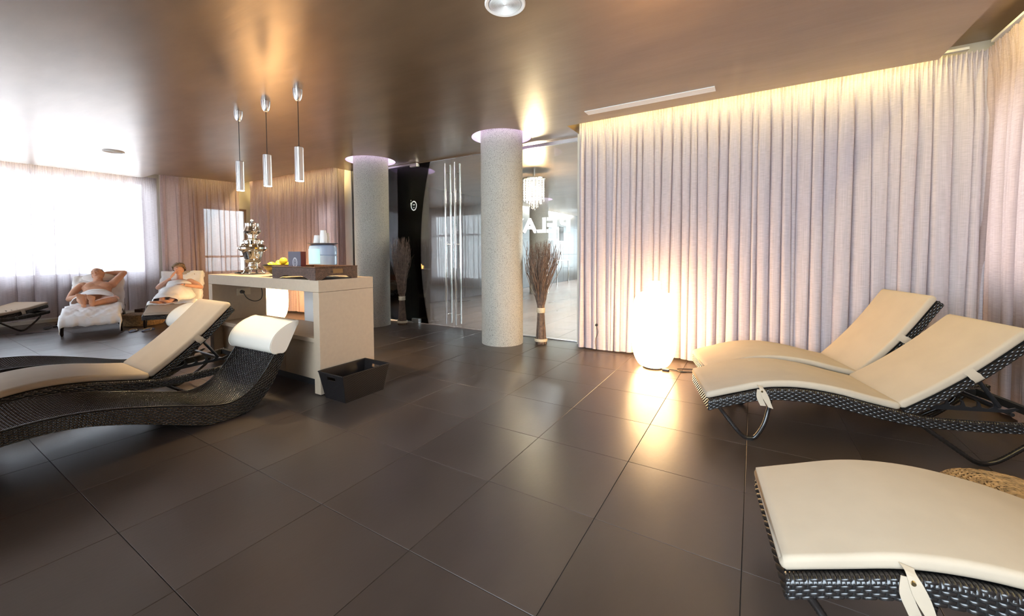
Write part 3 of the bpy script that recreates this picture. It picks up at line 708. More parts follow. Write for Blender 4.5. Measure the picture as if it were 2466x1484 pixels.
# ---- card box standing in the tray
cb = empty('display_card', (-3.80, 2.19, CZ + .056), 0, 'small grey box card with white round emblem standing in the tray', 'card')
MB().box(0, .20, 0, .004, 0, .195).build('front_panel', M_card, cb)
MB().box(0, .20, .004, .055, 0, .195).build('box_body', M_cardr, cb, bevel=.001, segs=1)
em = MB(); n = 48
for r0, r1 in ((.045, .048), (.033, .035), (.016, .019)):
    vs = []
    for k in range(n):
        a = 2*PI*k/n; vs += [(.11 + r0*math.cos(a)*.78, -.0006, .092 + r0*math.sin(a)), (.11 + r1*math.cos(a)*.78, -.0006, .092 + r1*math.sin(a))]
    em.add(vs, [(2*k, 2*k+1, (2*k+3) % (2*n), (2*k+2) % (2*n)) for k in range(n)])
for k in range(20):
    a = 2*PI*k/20; x, z = .11 + .040*math.cos(a)*.78, .092 + .040*math.sin(a); em.add([(x-.003, -.0006, z-.003), (x+.003, -.0006, z-.003), (x+.003, -.0006, z+.003), (x-.003, -.0006, z+.003)], [(0,1,2,3)])
em.build('emblem', M_print, cb, fix=False)
# ---- water bottle with cups
WX, WY, WZ, WS = -4.265, 2.87, .99, 1.12
wd = empty('water_dispenser', (WX, WY, 0), 0, 'white water dispenser standing behind the counter under the blue bottle', 'dispenser')
MB().box(-.155, .155, -.155, .155, 0, .93).build('cabinet', M_white, wd, bevel=.012)
MB().lathe([(.15, .93), (.14, .97), (.11, .99)], 36).build('bottle_collar', M_white, wd, auto=.6)
wb = empty('water_bottle', (WX, WY, WZ), 0, 'large blue water bottle standing behind the tray', 'bottle'); wb.scale = (WS,)*3
MB().lathe([(.12, 0), (.132, .01), (.134, .03), (.126, .04), (.134, .05), (.134, .10), (.127, .108), (.134, .116), (.134, .20), (.128, .208), (.134, .216), (.134, .285), (.128, .305), (.11, .315)], 48).build('body', M_jug, wb, auto=.6)
lb = MB(); lb.grid(lambda u, v: ((.1355) * math.cos(-2.5 + u * 1.7), .1355 * math.sin(-2.5 + u * 1.7), .125 + v * .15), 24, 1); lb.build('bottle_label', M_lab, wb, smooth=True, fix=False)
pt = MB().lathe([(.02, .318), (.11, .318), (.145, .328), (.147, .332), (.11, .323), (.001, .322)], 40, close=False).build('plate', mat('slate_plate', (.06, .05, .055), .4), None, auto=.6)
pt.location = (WX, WY, WZ); pt.scale = (WS,)*3; setp(pt, 'thin dark plate lying on top of the blue water bottle', 'plate')
CUPZ = WZ + .3245*WS
def cups(x, y, n, lab):
    t = empty('cup_stack', (WX + (x + 3.80)*WS, WY + (y - 2.545)*WS, CUPZ), 0, lab, 'cups', 'cup stacks on the water bottle'); t.scale = (WS,)*3
    for k in range(n):
        MB().lathe([(.0345, k*.012), (.0355, k*.012 + .004), (.0265, k*.012 + .078), (.024, k*.012 + .080), (.001, k*.012 + .080)], 24, close=False).build('cup', M_cup, t, auto=.6)
cups(-3.862, 2.52, 2, 'stack of upturned white cups at the left of the plate, lowest of the three')
cups(-3.800, 2.585, 4, 'stack of upturned white cups in the middle of the plate')
cups(-3.752, 2.52, 6, 'tallest stack of upturned white cups at the right of the plate')
# ---- waste basket
bk = empty('storage_basket', (-3.01, 2.31, 0), 0, 'black woven basket with handle slots on the floor against the counter end', 'basket')
b0 = [(-.135, -.20), (.135, -.20), (.135, .20), (-.135, .20)]; b1 = [(-.165, -.245), (.165, -.245), (.165, .245), (-.165, .245)]; BH = .235
def bpt(i, t, v, ins=0.0):
    a = Vector((*b0[i], 0)).lerp(Vector((*b0[(i+1) % 4], 0)), t); c = Vector((*b1[i], BH)).lerp(Vector((*b1[(i+1) % 4], BH)), t); p = a.lerp(c, v)
    if ins: p.x *= 1 - ins; p.y *= 1 - ins * .8
    return p
core = MB()
for i in range(4):
    ln = 12
    for a in range(ln):
        for b in range(8):
            t0, t1, v0, v1 = a/ln, (a+1)/ln, b/8, (b+1)/8
            if i in (0, 2) and 4 <= a < 8 and b == 6: continue
            q = [bpt(i, t0, v0), bpt(i, t1, v0), bpt(i, t1, v1), bpt(i, t0, v1), bpt(i, t0, v0, .05), bpt(i, t1, v0, .05), bpt(i, t1, v1, .05), bpt(i, t0, v1, .05)]
            core.add(q, [(0,1,2,3), (7,6,5,4), (0,4,5,1), (1,5,6,2), (2,6,7,3), (3,7,4,0)])
core.box(-.13, .13, -.195, .195, .004, .012); core.build('shell', M_basket, bk, fix=False)
wv = MB()
for i in range(4):
    if i in (0, 2):
        for (ta, tb, va, vb) in ((0, 1, 0, .74), (0, .32, .74, .98), (.68, 1, .74, .98), (.32, .68, .885, .98)):
            weave(wv, lambda u, v: bpt(i, ta + (tb-ta)*u, va + (vb-va)*v), max(4, int((tb-ta)*.36/.010)), max(2, int((vb-va)*BH/.008)), b=.0018)
    else: weave(wv, lambda u, v: bpt(i, u, v*.98), 46, 28, b=.0018)
wv.build('weave', M_basket, bk, smooth=True, fix=False)['kind'] = 'stuff'
rim = MB()
for i in range(4): rim.tube([bpt(i, 0, 1), bpt(i, 1, 1)], .006, 8)
rim.build('rim', M_basket, bk)

# ================================================================== adjustable wicker lounger
HW = .32
f_top = spl([0, .14, .34, .54, .74, .92, 1.09, 1.2, 1.4, 1.64, 1.85], [.238, .283, .342, .360, .340, .300, .266, .250, .250, .262, .285])
f_bot = spl([0, .14, .34, .54, .74, .92, 1.09, 1.2, 1.4, 1.64, 1.85], [.168, .218, .272, .282, .262, .224, .197, .190, .192, .205, .235])
def slabcurve(mb, zs_, w, th, r=.018, n=40, s0=0, s1=1, cap=.02, droop=0):
    """rounded cushion swept along s; zs_(s) = underside height"""
    sec = []
    k = 5
    for (cy, cz, a0) in ((w/2 - r, th - r, 0), (-w/2 + r, th - r, PI/2), (-w/2 + r, r, PI), (w/2 - r, r, 1.5*PI)):
        for i in range(k + 1):
            a = a0 + PI/2 * i / k; sec.append((cy + r * math.cos(a), cz + r * math.sin(a)))
    m = len(sec); S = [s0, s0 + cap*.3, s0 + cap] + [s0 + cap + (s1 - s0 - 2*cap) * i / n for i in range(1, n)] + [s1 - cap, s1 - cap*.3, s1]
    K = [.25, .72, 1] + [1]*(n - 1) + [1, .72, .25]; vs = []
    for s, kk in zip(S, K):
        sl = (zs_(s + .005) - zs_(s - .005)) / .01; nx, nz = -sl / math.hypot(1, sl), 1 / math.hypot(1, sl)
        for y, z in sec:
            ins = r * (1 - kk)
            yy = y - math.copysign(min(abs(y), ins), y) if abs(y) > w/2 - r else y
            zz = th/2 + (z - th/2) * (1 - (1 - kk) * .85); vs.append((s + nx * zz, yy, zs_(s) + nz * zz))
    L_ = len(S); fs = [(i*m + j, i*m + (j+1) % m, (i+1)*m + (j+1) % m, (i+1)*m + j) for i in range(L_ - 1) for j in range(m)]
    fs += [tuple(range(m - 1, -1, -1)), tuple((L_-1)*m + j for j in range(m))]
    return mb.add(vs, fs)
def wrapped_tube(mb, pts, r, n=10, pitch=.009):
    """tube bound with cane: radius ripples along its length"""
    L_ = sum((Vector(pts[i+1]) - Vector(pts[i])).length for i in range(len(pts) - 1)); m = max(10, int(L_ / (pitch / 2)))
    q = curve_pts(pts, m); return mb.tube(q, [r * (1.0 + (.10 if i % 2 else -.06)) for i in range(m + 1)], n)
def make_lounger():
    t = empty('sun_lounger', (0, 0, 0), 0, 'x', 'sun lounger')
    # solid rails and cross bars under the weave
    core = MB(); N_ = 46
    for sd in (-1, 1):
        vs = []
        for i in range(N_ + 1):
            s = 1.85 * i / N_; a, b = f_top(s) - .003, f_bot(s) + .003
            for y in (HW - .004, HW - .034): vs += [(s, sd*y, a), (s, sd*y, b)]
        fs = []
        for i in range(N_):
            o, p = i*4, (i+1)*4; fs += [(o, p, p+1, o+1), (o+2, o+3, p+3, p+2), (o, o+2, p+2, p), (o+1, p+1, p+3, o+3)]
        fs += [(0, 1, 3, 2), (N_*4, N_*4+2, N_*4+3, N_*4+1)]; core.add(vs, fs)
    core.box(.004, .035, -HW + .03, HW - .03, .172, .236); core.box(1.815, 1.846, -HW + .03, HW - .03, .238, .283)
    core.grid(lambda u, v: (.03 + 1.05*u, (v*2 - 1)*(HW - .03), f_top(.03 + 1.05*u) - .018), 30, 1)
    fr = core.build('frame', M_rattan_in, t, fix=False)
    wv = MB()
    for sd in (-1, 1):
        P = lambda u, v: Vector((1.85*u, sd*HW, f_bot(1.85*u) + (f_top(1.85*u) - f_bot(1.85*u)) * (v if sd < 0 else 1 - v)))
        weave(wv, P, 92, 6, b=.003)
        # strands wrapped over the top of the rail
        for i in range(150):
            s = 1.85 * (i + .5) / 150; z = f_top(s); w = .0054
            vs = []
            for (y, dz) in ((HW + .003, -.014), (HW - .002, .001), (HW - .018, .004), (HW - .034, .0)):
                for ds, k in ((-w, -.002), (0, .001), (w, -.002)): vs.append((s + ds, sd*y, f_top(s + ds) + dz + k))
            wv.add(vs, [(a*3 + c, (a+1)*3 + c, (a+1)*3 + c + 1, a*3 + c + 1) for a in range(3) for c in range(2)])
    weave(wv, lambda u, v: Vector((0, HW*(1 - 2*u), .170 + .068*v)), 32, 6, b=.003)
    weave(wv, lambda u, v: Vector((1.85, HW*(2*u - 1), .237 + .046*v)), 32, 4, b=.003)
    wv.build('weave', M_rattan, fr, smooth=True, fix=False)['kind'] = 'stuff'
    for sd in (-1, 1):
        y = sd * (HW - .012); yb = sd * (HW + .006)
        l = MB(); wrapped_tube(l, [(.065, y, .20), (.10, y, .155), (.17, yb, .065), (.215, yb, .020), (.25, yb, .014), (.285, yb, .028), (.33, yb, .11), (.36, y, .20), (.37, y, .272)], .0125)
        l.build('leg', M_rattan, t, smooth=True)
        l = MB(); wrapped_tube(l, [(1.17, y, .205), (1.22, y, .165), (1.38, yb, .045), (1.42, yb, .020), (1.45, yb, .014), (1.49, yb, .022), (1.55, yb, .06), (1.68, y, .16), (1.72, y, .215)], .0125)
        l.build('leg', M_rattan, t, smooth=True)
        for s in (.25, 1.45): MB().box(s - .02, s + .02, yb - .010, yb + .010, 0, .008).build('rubber_pad', M_rubber, t, bevel=.003)
    cu = MB(); slabcurve(cu, lambda s: f_top(max(0, s)) + .004, .595, .047, s0=-.012, s1=1.075, n=36); cu.build('seat_cushion', M_cream, t, smooth=True)
    # strap with its snap on both sides
    for sd in (-1, 1):
        y = sd * (HW + .005); s = .31; z = f_top(s) + .02
        st = MB()
        ctr = [(s, sd*(HW - .02), z + .006), (s + .008, y, z - .012), (s + .03, y + sd*.008, z - .07), (s + .055, y + sd*.014, z - .125)]
        q = curve_pts(ctr, 10); vs = []
        for i, p in enumerate(q):
            tw = .018 * (1 - .2*math.sin(i*.8)); vs += [(p.x - tw, p.y, p.z + .006), (p.x + tw, p.y, p.z - .002), (p.x + tw, p.y + sd*.003, p.z - .002), (p.x - tw, p.y + sd*.003, p.z + .006)]
        st.add(vs, [(i*4 + a, i*4 + (a+1) % 4, i*4 + 4 + (a+1) % 4, i*4 + 4 + a) for i in range(10) for a in range(4)] + [(0,1,2,3), (43,42,41,40)])
        q = curve_pts([(s - .005, y, z - .01), (s - .008, y + sd*.004, z - .06), (s + .014, y + sd*.006, z - .115)], 8); vs = []
        for i, p in enumerate(q): vs += [(p.x - .017, p.y, p.z), (p.x + .017, p.y, p.z), (p.x + .017, p.y + sd*.0025, p.z), (p.x - .017, p.y + sd*.0025, p.z)]
        st.add(vs, [(i*4 + a, i*4 + (a+1) % 4, i*4 + 4 + (a+1) % 4, i*4 + 4 + a) for i in range(8) for a in range(4)] + [(0,1,2,3), (35,34,33,32)])
        so = st.build('strap', M_cream, t)
        sn = MB(); sn.tube([(s + .006, y + sd*.004, z - .022), (s + .006, y + sd*.009, z - .022)], [.008, .006], 14); sn.build('snap', M_brass, so, auto=.6)
    # ratchet bars
    for sd in (-1, 1):
        y = sd * .245
        poly = [(1.20, .285), (1.62, .300), (1.66, .325), (1.645, .332), (1.60, .318)]
        for k in range(4):
            b = 1.565 - k * .075; poly += [(b, .318), (b - .012, .352), (b - .034, .364), (b - .020, .348), (b - .022, .325), (b - .045, .314)]
        poly += [(1.24, .306), (1.20, .300)]
        MB().prism(poly, 1, y - .004, y + .004).build('ratchet_bar', M_tubeb, t)
    MB().tube([(1.20, -.25, .270), (1.20, .25, .270)], .011, 10).build('cross_bar', M_tubeb, t, auto=.7)
    MB().tube([(1.63, -.25, .290), (1.63, .25, .290)], .011, 10).build('cross_bar', M_tubeb, t, auto=.7)
    # backrest, hinged at its own origin
    bk_ = empty('backrest', (1.09, 0, .275), 0); bk_.parent = t
    c2 = MB(); bf = spl([0, .2, .45, .76], [.0, -.014, -.014, .012])
    core = MB(); N_ = 20
    for sd in (-1, 1):
        vs = []
        for i in range(N_ + 1):
            s = .76 * i / N_
            for y in (HW - .026, HW - .056): vs += [(s, sd*y, bf(s) - .002), (s, sd*y, bf(s) - .046)]
        fs = []
        for i in range(N_):
            o, p = i*4, (i+1)*4; fs += [(o, p, p+1, o+1), (o+2, o+3, p+3, p+2), (o, o+2, p+2, p), (o+1, p+1, p+3, o+3)]
        fs += [(0, 1, 3, 2), (N_*4, N_*4+2, N_*4+3, N_*4+1)]; core.add(vs, fs)
    core.box(.73, .758, -HW + .03, HW - .03, bf(.75) - .046, bf(.75) - .002); core.grid(lambda u, v: (.01 + .74*u, (v*2-1)*(HW - .05), bf(.76*u) - .012), 16, 1)
    core.build('back_frame', M_rattan_in, bk_, fix=False)
    wv = MB()
    for sd in (-1, 1): weave(wv, lambda u, v: Vector((.76*u, sd*(HW - .022), bf(.76*u) - .048 + .048*(v if sd < 0 else 1 - v))), 38, 4, b=.003)
    weave(wv, lambda u, v: Vector((.76, (HW - .022)*(2*u - 1), bf(.76) - .048 + .048*v)), 32, 4, b=.003)
    weave(wv, lambda u, v: Vector((.01 + .74*v, (HW - .03)*(2*u - 1), bf(.76*v) - .022)), 44, 44, b=-.002)
    w_ = wv.build('back_weave', M_rattan, bk_, smooth=True, fix=False); w_['kind'] = 'stuff'
    c2 = MB(); slabcurve(c2, lambda s: bf(max(0, s)) + .004, .59, .050, s0=.0, s1=.775, n=22); c2.build('back_cushion', M_cream, bk_, smooth=True)
    for sd in (-1, 1):
        q = curve_pts([(.40, sd*.296, .028), (.405, sd*.306, -.01), (.41, sd*.302, -.052), (.41, sd*.27, -.056)], 10); st = MB(); vs = []
        for i, p in enumerate(q):
            w = .026 + .002*math.sin(i*2.1); vs += [(p.x - w, p.y, p.z), (p.x - w*.3, p.y + sd*.004, p.z + .001), (p.x + w*.3, p.y + sd*.001, p.z - .001), (p.x + w, p.y + sd*.003, p.z)]
        st.add(vs, [(i*4 + a, i*4 + a + 1, i*4 + 5 + a, i*4 + 4 + a) for i in range(10) for a in range(3)]); st.build('back_strap', M_cream, bk_, smooth=True, fix=False)
    return t
def support(t, ang, foot):
    """the strut from the backrest down to the ratchet"""
    a = math.radians(ang); c, s = math.cos(a), math.sin(a)
    top = Vector((1.09 + .42*c + .05*s, 0, .275 + .42*s - .05*c)); m = MB()
    for sd in (-1, 1): m.tube([(top.x, sd*.262, top.z), (foot, sd*.262, .335)], .0115, 10)
    m.tube([(foot, -.262, .335), (foot, .262, .335)], .008, 8); m.build('support_strut', M_tubeb, t, auto=.7)
def pose(t, x, y, deg, ang, foot=None):
    t.location = (x, y, 0); t.rotation_euler = (0, 0, math.radians(deg))
    for ch in t.children:
        if ch.name.startswith('backrest'): ch.rotation_euler = (0, -math.radians(ang), 0)
    if ang > 20: support(t, ang, foot or 1.5)
proto = make_lounger()
LG = [(-.330, 3.325, 15.4, 39, 'cream cushioned lounger in the right group, nearer the camera of the raised pair', 1.56),
      (-.405, 4.010, 16.4, 52, 'cream cushioned lounger closest to the wide curtain, behind its raised twin', 1.42),
      (.065, 1.800, 7.0, 36, 'cream cushioned lounger at the bottom right, cut by the frame edge', 1.56),
      (-4.315, .115, 89.5, 40, 'cream cushioned lounger on the left between the two bare curved loungers', 1.56),
      (-8.563, 1.868, 163.0, 44, 'black wicker lounger under the white towel where the man lies', 1.5),
      (-8.219, 2.690, 152.2, 50, 'cream cushioned lounger where the woman sits', 1.45),
      (-9.64, -.02, 119.0, 7, 'cream cushioned lounger laid flat below the bright curtain at the far left', None)]
LO = [proto] + [copy_tree(proto) for _ in LG[1:]]
for t, (x, y, d, a, lab, ft) in zip(LO, LG):
    pose(t, x, y, d, a, ft); t['label'] = lab
    if t is LO[2]: t.scale = (.92, 1, 1)
    t['group'] = 'cushioned wicker sun loungers'
# ================================================================== curved one-piece lounger
def make_curved():
    t = empty('curved_lounger', (0, 0, 0), 0, 'x', 'sun lounger')
    W = .295
    # centre line of the upper face, arc-length ordered (s along, z)
    ctrl = [(-.42, .285), (-.22, .322), (0, .343), (.22, .332), (.44, .286), (.66, .222), (.85, .160), (.98, .130), (1.08, .138), (1.17, .185), (1.25, .262), (1.325, .362), (1.40, .480), (1.465, .60)]
    q = curve_pts([(s, 0, z) for s, z in ctrl], 120)
    L_ = [0]
    for i in range(120): L_.append(L_[-1] + (q[i+1] - q[i]).length)
    fx = spl(L_[::6], [p.x for p in q[::6]]); fz = spl(L_[::6], [p.z for p in q[::6]]); LT = L_[-1]
    def fr_(l):
        a, b = max(l - .004, 0), min(l + .004, LT); d = Vector((fx(b) - fx(a), 0, fz(b) - fz(a))).normalized(); return Vector((fx(l), 0, fz(l))), Vector((-d.z, 0, d.x))
    fth = spl([0, .3, .6, .9, 1.2, 1.45, 1.65, 1.85, LT], [.075, .082, .085, .105, .130, .142, .135, .105, .055])
    def top(u, v):   # u along, v across 0..1
        p, n = fr_(u * LT); return Vector((p.x, W * (1 - 2*v), p.z)) - n * .012 * (1 - (2*v - 1)**2)
    def side(sd):
        def P(u, v):
            p, n = fr_(u * LT); th = fth(u * LT); vv = v if sd < 0 else 1 - v
            b = p - n * th * (1 - vv)
            return Vector((b.x, sd * W, max(b.z, .004)))
        return P
    core = MB()
    core.grid(lambda u, v: tuple(top(u, v) - fr_(u*LT)[1]*.006), 70, 6)
    for sd in (-1, 1):
        S = side(sd); core.grid(lambda u, v: tuple(S(u, v) - Vector((0, sd*.005, 0))), 70, 2)
    SB = side(-1)
    core.grid(lambda u, v: (SB(u, 0).x, W*(1 - 2*v), SB(u, 0).z + .003), 70, 1); core.grid(lambda u, v: (SB(1, u).x, W*(1-2*v), SB(1, u).z), 1, 1); core.grid(lambda u, v: (SB(0, u).x, W*(1-2*v), SB(0, u).z), 1, 1)
    fr = core.build('frame', M_rattan_in, t, smooth=True, fix=False)
    wt = MB(); weave(wt, top, 150, 46, b=.0024, gap=.09); wt.build('seat_weave', M_rattan, fr, smooth=True, fix=False)['kind'] = 'stuff'
    wsd = MB()
    for sd in (-1, 1): weave(wsd, side(sd), 120, 12, b=.0025)
    S0, S1 = side(-1), None
    weave(wsd, lambda u, v: Vector((SB(0, v).x - .002, W*(1 - 2*u), SB(0, v).z)), 30, 6, b=.0025)
    weave(wsd, lambda u, v: Vector((SB(1, v).x + .002, W*(2*u - 1), SB(1, v).z)), 30, 5, b=.0025)
    wsd.build('side_weave', M_rattan, fr, smooth=True, fix=False)['kind'] = 'stuff'
    ed = MB()
    for sd in (-1, 1): ed.tube([tuple(side(sd)(i/90, 1 if sd < 0 else 0) + Vector((0, 0, .001))) for i in range(91)], .0055, 6)
    ed.build('edge_binding', M_rattan, t, smooth=True)
    for sd in (-1, 1):
        l = MB(); l.tube(curve_pts([(-.19, sd*(W - .03), .25), (-.155, sd*(W - .03), .17), (-.125, sd*(W - .035), .09), (-.116, sd*(W - .035), .045)], 16), [.034 - .016*i/16 for i in range(17)], 12)
        lo_ = l.build('leg', M_rattan, t, smooth=True)
        MB().lathe([(.019, 0), (.020, .002), (.020, .044), (.018, .046)], 20, (-.116, sd*(W - .035), 0)).build('metal_foot', M_alu, lo_, auto=.6)
    # bolster headrest hung over the top end
    p, n = fr_(LT - .085); up = (fr_(LT)[0] - fr_(LT - .05)[0]).normalized()
    hw = .315; prof = [(-.115, -.004), (-.124, .022), (-.118, .050), (-.090, .076), (-.045, .088), (.01, .084), (.06, .066), (.11, .036), (.155, -.002), (.188, -.040), (.190, -.058), (.165, -.066), (.09, -.068), (.0, -.068), (-.07, -.066), (-.098, -.05), (-.106, -.026)]
    cl = curve_pts([(a, b, 0) for a, b in prof] + [(prof[0][0], prof[0][1], 0)], 44)[:-1]; m = len(cl); ys = [-hw, -hw + .006, -hw + .03] + [-hw + .03 + (2*hw - .06)*i/10 for i in range(1, 10)] + [hw - .03, hw - .006, hw]
    vs = []
    for y in ys:
        k = 1.0 if abs(y) < hw - .004 else .965; bul = 1 + .03 * math.cos(y / hw * PI / 2)
        for c in cl: w = p + up * (c.x * k) + n * (c.y * k * (bul if c.y > 0 else 1)); vs.append((w.x, y, w.z))
    mb = MB(); K = len(ys); mb.add(vs, [(i*m + j, i*m + (j+1) % m, (i+1)*m + (j+1) % m, (i+1)*m + j) for i in range(K-1) for j in range(m)] + [tuple(range(m)), tuple((K-1)*m + j for j in range(m-1, -1, -1))])
    hr = mb.build('headrest', M_pillow, t, auto=.9)
    for y in (-hw + .004, hw - .004):
        r = [tuple(Vector((0, y, 0)) + p + up*c.x*1.005 + n*c.y*1.02) for c in cl[:30]]; MB().tube(r, .0035, 6).build('piping', M_pillow, hr, smooth=True)
    return t
cp = make_curved(); c2_ = copy_tree(cp)
for t, x, y, d, lab in ((cp, -3.60, .43, 92.5, 'bare curved black wicker lounger with ivory bolster, nearest on the left'),
                        (c2_, -5.32, .53, 91.0, 'bare curved wicker lounger half hidden behind the cushioned one')):
    t.location = (x, y, 0); t.rotation_euler = (0, 0, math.radians(d)); t['label'] = lab; t['group'] = 'curved one-piece loungers'
# ================================================================== glowing vase lamps
def vase_lamp(x, y, lab, pw):
    t = empty('vase_lamp', (x, y, 0), 0, lab, 'floor lamp', 'glowing vase lamps')
    pr = [(.10, .012), (.135, .02), (.175, .07), (.205, .14), (.224, .24), (.232, .36), (.230, .50), (.222, .62), (.205, .72), (.185, .77), (.15, .805), (.095, .825), (.072, .835), (.063, .85), (.062, .905), (.067, .925), (.060, .932), (.001, .932)]
    f = spl([p[1] for p in pr[:-1]], [p[0] for p in pr[:-1]]); fine = [(.10, .012)] + [(f(.012 + .92*i/50), .012 + .92*i/50) for i in range(1, 51)] + [(.001, .933)]
    MB().lathe(fine, 56, close=False).build('shade', M_lampw, t, smooth=True)
    MB().lathe([(.105, 0), (.11, .004), (.11, .014), (.10, .016)], 40).build('base', M_rubber, t, auto=.6)
    return t
vl = vase_lamp(-.905, 4.50, 'large glowing white vase lamp on the floor before the wide mauve curtain', 0)
vl.location.z = 0; vl.rotation_euler.z = .3
vase_lamp(-7.52, 4.05, 'glowing vase lamp behind the counter, seen through its open shelf', 0)
co = MB().tube(curve_pts([(-.78, 4.43, .012), (-.70, 4.47, .008), (-.60, 4.47, .006), (-.52, 4.50, .006), (-.47, 4.56, .006), (-.53, 4.60, .006), (-.62, 4.57, .006), (-.67, 4.51, .010), (-.62, 4.44, .006), (-.55, 4.49, .006)], 50), .0045, 8).build('lamp_cable', M_cable, None, smooth=True)
setp(co, 'black looped cable with switch on the floor right of the near vase lamp', 'cable')
MB().box(-.80, -.73, 4.405, 4.435, .0, .02).build('switch', M_tubeb, co, bevel=.006)
co = MB().tube(curve_pts([(-1.66, 4.84, .33), (-1.64, 4.83, .24), (-1.67, 4.83, .14), (-1.66, 4.84, .02)], 20), .0035, 6).build('hanging_cord', M_cable, None, smooth=True)
setp(co, 'thin dark cord with round toggle hanging at the left of the wide curtain', 'cord')
MB().tube([(-1.66, 4.845, .335), (-1.66, 4.825, .335)], [.018, .014], 14).build('toggle', M_cable, co)
# ================================================================== twig bundles
def twigs(x, y, h, n, seed, lab, bend=0.0, n_red=.3, rt=.25, zb=.46):
    R_ = random.Random(seed); t = empty('twig_bundle', (x, y, 0), 0, lab, 'twigs', 'dried twig bundles'); mb = MB()
    for k in range(n):
        a = R_.uniform(0, 2*PI); rr = math.sqrt(R_.random()); lean = R_.uniform(-.04, .04)
        hb = h * (R_.uniform(.80, 1.0) if rr > .3 else R_.uniform(.86, 1.0)); rb = .078 * rr; rw = .045 * rr; r2 = rt * rr * R_.uniform(.55, 1.08)
        c, s = math.cos(a), math.sin(a); ex = bend if c > .2 else bend * .2
        P = [(rb*c, rb*s, .0), (rb*.85*c, rb*.85*s, .12), (rw*c, rw*s, zb), (rw*1.5*c + .02*R_.uniform(-1, 1), rw*1.5*s, zb + .16),
             (r2*.55*c + R_.uniform(-.025, .025), r2*.55*s + R_.uniform(-.02, .02), zb + (hb - zb)*.45), (r2*.95*c + R_.uniform(-.03, .03) + ex*.5, r2*.95*s + R_.uniform(-.02, .02), zb + (hb - zb)*.75),
             (r2*c + R_.uniform(-.04, .04) + ex, r2*s + R_.uniform(-.04, .04), hb)]
        q = curve_pts(P, 16); r0 = R_.uniform(.0035, .006); mb.tube(q, [r0 * (1 - .75*i/16) + .0006 for i in range(17)], 4)
        for _ in range(2):
            i = R_.randint(9, 14); b = q[i]; e = b + Vector((R_.uniform(-.05, .05), R_.uniform(-.05, .05), R_.uniform(.06, .13))); mb.tube([b, (b + e)/2 + Vector((R_.uniform(-.01, .01), 0, 0)), e], [.002, .0015, .0008], 3)
    mb.build('twigs', M_twig, t, fix=False, smooth=True)['kind'] = 'stuff'
    for z, r in ((zb, .052), (.055, .083)):
        MB().lathe([(r, z - .035 if z > .2 else z - .02), (r + .006, z - .03 if z > .2 else z - .016), (r + .004, z), (r + .006, z + .03 if z > .2 else z + .016), (r, z + .035 if z > .2 else z + .02)], 28, close=False).build('raffia_band', M_raffia, t, smooth=True)
twigs(-2.455, 4.88, 1.42, 230, 4, 'tall dried twig bundle tied with raffia, standing right of the right column', bend=.06, rt=.26)
twigs(-5.165, 4.95, 1.52, 190, 9, 'slim dried twig bundle tied with raffia, standing right of the left column', rt=.185)
# ================================================================== woven seagrass poufs
def pouf(x, y, r, h, lab, seed=2):
    t = empty('seagrass_pouf', (x, y, 0), 0, lab, 'pouf', 'woven seagrass poufs')
    prof = [(.001, h), (r*.55, h), (r*.86, h*.97), (r*.97, h*.82), (r, h*.5), (r*.97, h*.18), (r*.88, .0)]
    MB().lathe([(a*.985, b - .008 if b > .02 else b) for a, b in prof], 48, close=False).build('core', M_straw_in, t, smooth=True)
    R_ = random.Random(seed); mb = MB(); path = []
    q = curve_pts([(a, 0, b) for a, b in prof], 160); L_ = 0; pr = []
    for i in range(1, 161): L_ += (q[i] - q[i-1]).length; pr.append((L_, q[i].x, q[i].z))
    row = .017; k = 0
    for ri in range(int(L_ / row)):
        l = row * (ri + .5); j = min(range(len(pr)), key=lambda i: abs(pr[i][0] - l)); rr, zz = pr[j][1], pr[j][2]; j2 = min(j + 3, len(pr) - 1); j1 = max(j - 3, 0)
        d = Vector((pr[j2][1] - pr[j1][1], 0, pr[j2][2] - pr[j1][2])).normalized(); nrm = Vector((-d.z, 0, d.x))
        if nrm.z < 0 and nrm.x < 0: nrm = -nrm
        n_ = max(6, int(2*PI*rr / .024))
        for a_ in range(n_):
            for sgn in (-1, 1):
                a = 2*PI*(a_ + (.5 if sgn > 0 else 0)) / n_ + R_.uniform(-.01, .01); ca, sa = math.cos(a), math.sin(a)
                c = Vector((rr*ca, rr*sa, zz)); tg = Vector((-sa, ca, 0)); dd = Vector((d.x*ca, d.x*sa, d.z)); nn = Vector((nrm.x*ca, nrm.x*sa, nrm.z))
                c = c + dd * sgn * row * .24
                e = (tg * .0165 + dd * sgn * -.006); w = dd * .0048; up = nn * R_.uniform(.004, .0075)
                mb.add([c - e, c - e*.35 + w + up*.5, c - e*.35 + up, c - e*.35 - w + up*.5, c + e*.45 + w + up*.5, c + e*.45 + up*1.1, c + e*.45 - w + up*.5, c + e],
                       [(0, 1, 2), (0, 2, 3), (1, 4, 5, 2), (2, 5, 6, 3), (4, 7, 5), (5, 7, 6)])
    mb.build('braid', M_straw, t, fix=False, smooth=True)['kind'] = 'stuff'
pouf(.955, 2.515, .235, .235, 'braided seagrass pouf behind the bottom right lounger', 3)
pouf(-9.17, 2.66, .29, .20, 'braided seagrass pouf on the floor between the man and the woman', 5)
wbx = MB(); wbx.box(0, .15, 0, .13, 0, .008); wbx.box(0, .15, 0, .008, .008, .055); wbx.box(0, .15, .122, .13, .008, .055); wbx.box(0, .008, .008, .122, .008, .055); wbx.box(.142, .15, .008, .122, .008, .055)
o = wbx.build('wooden_box', mat('box_wood', (.07, .04, .025), .5), None, bevel=.002, segs=1); o.location = (-9.36, 2.60, .205); o.rotation_euler = (0, 0, .5); setp(o, 'small dark wooden box standing on the far pouf', 'box')
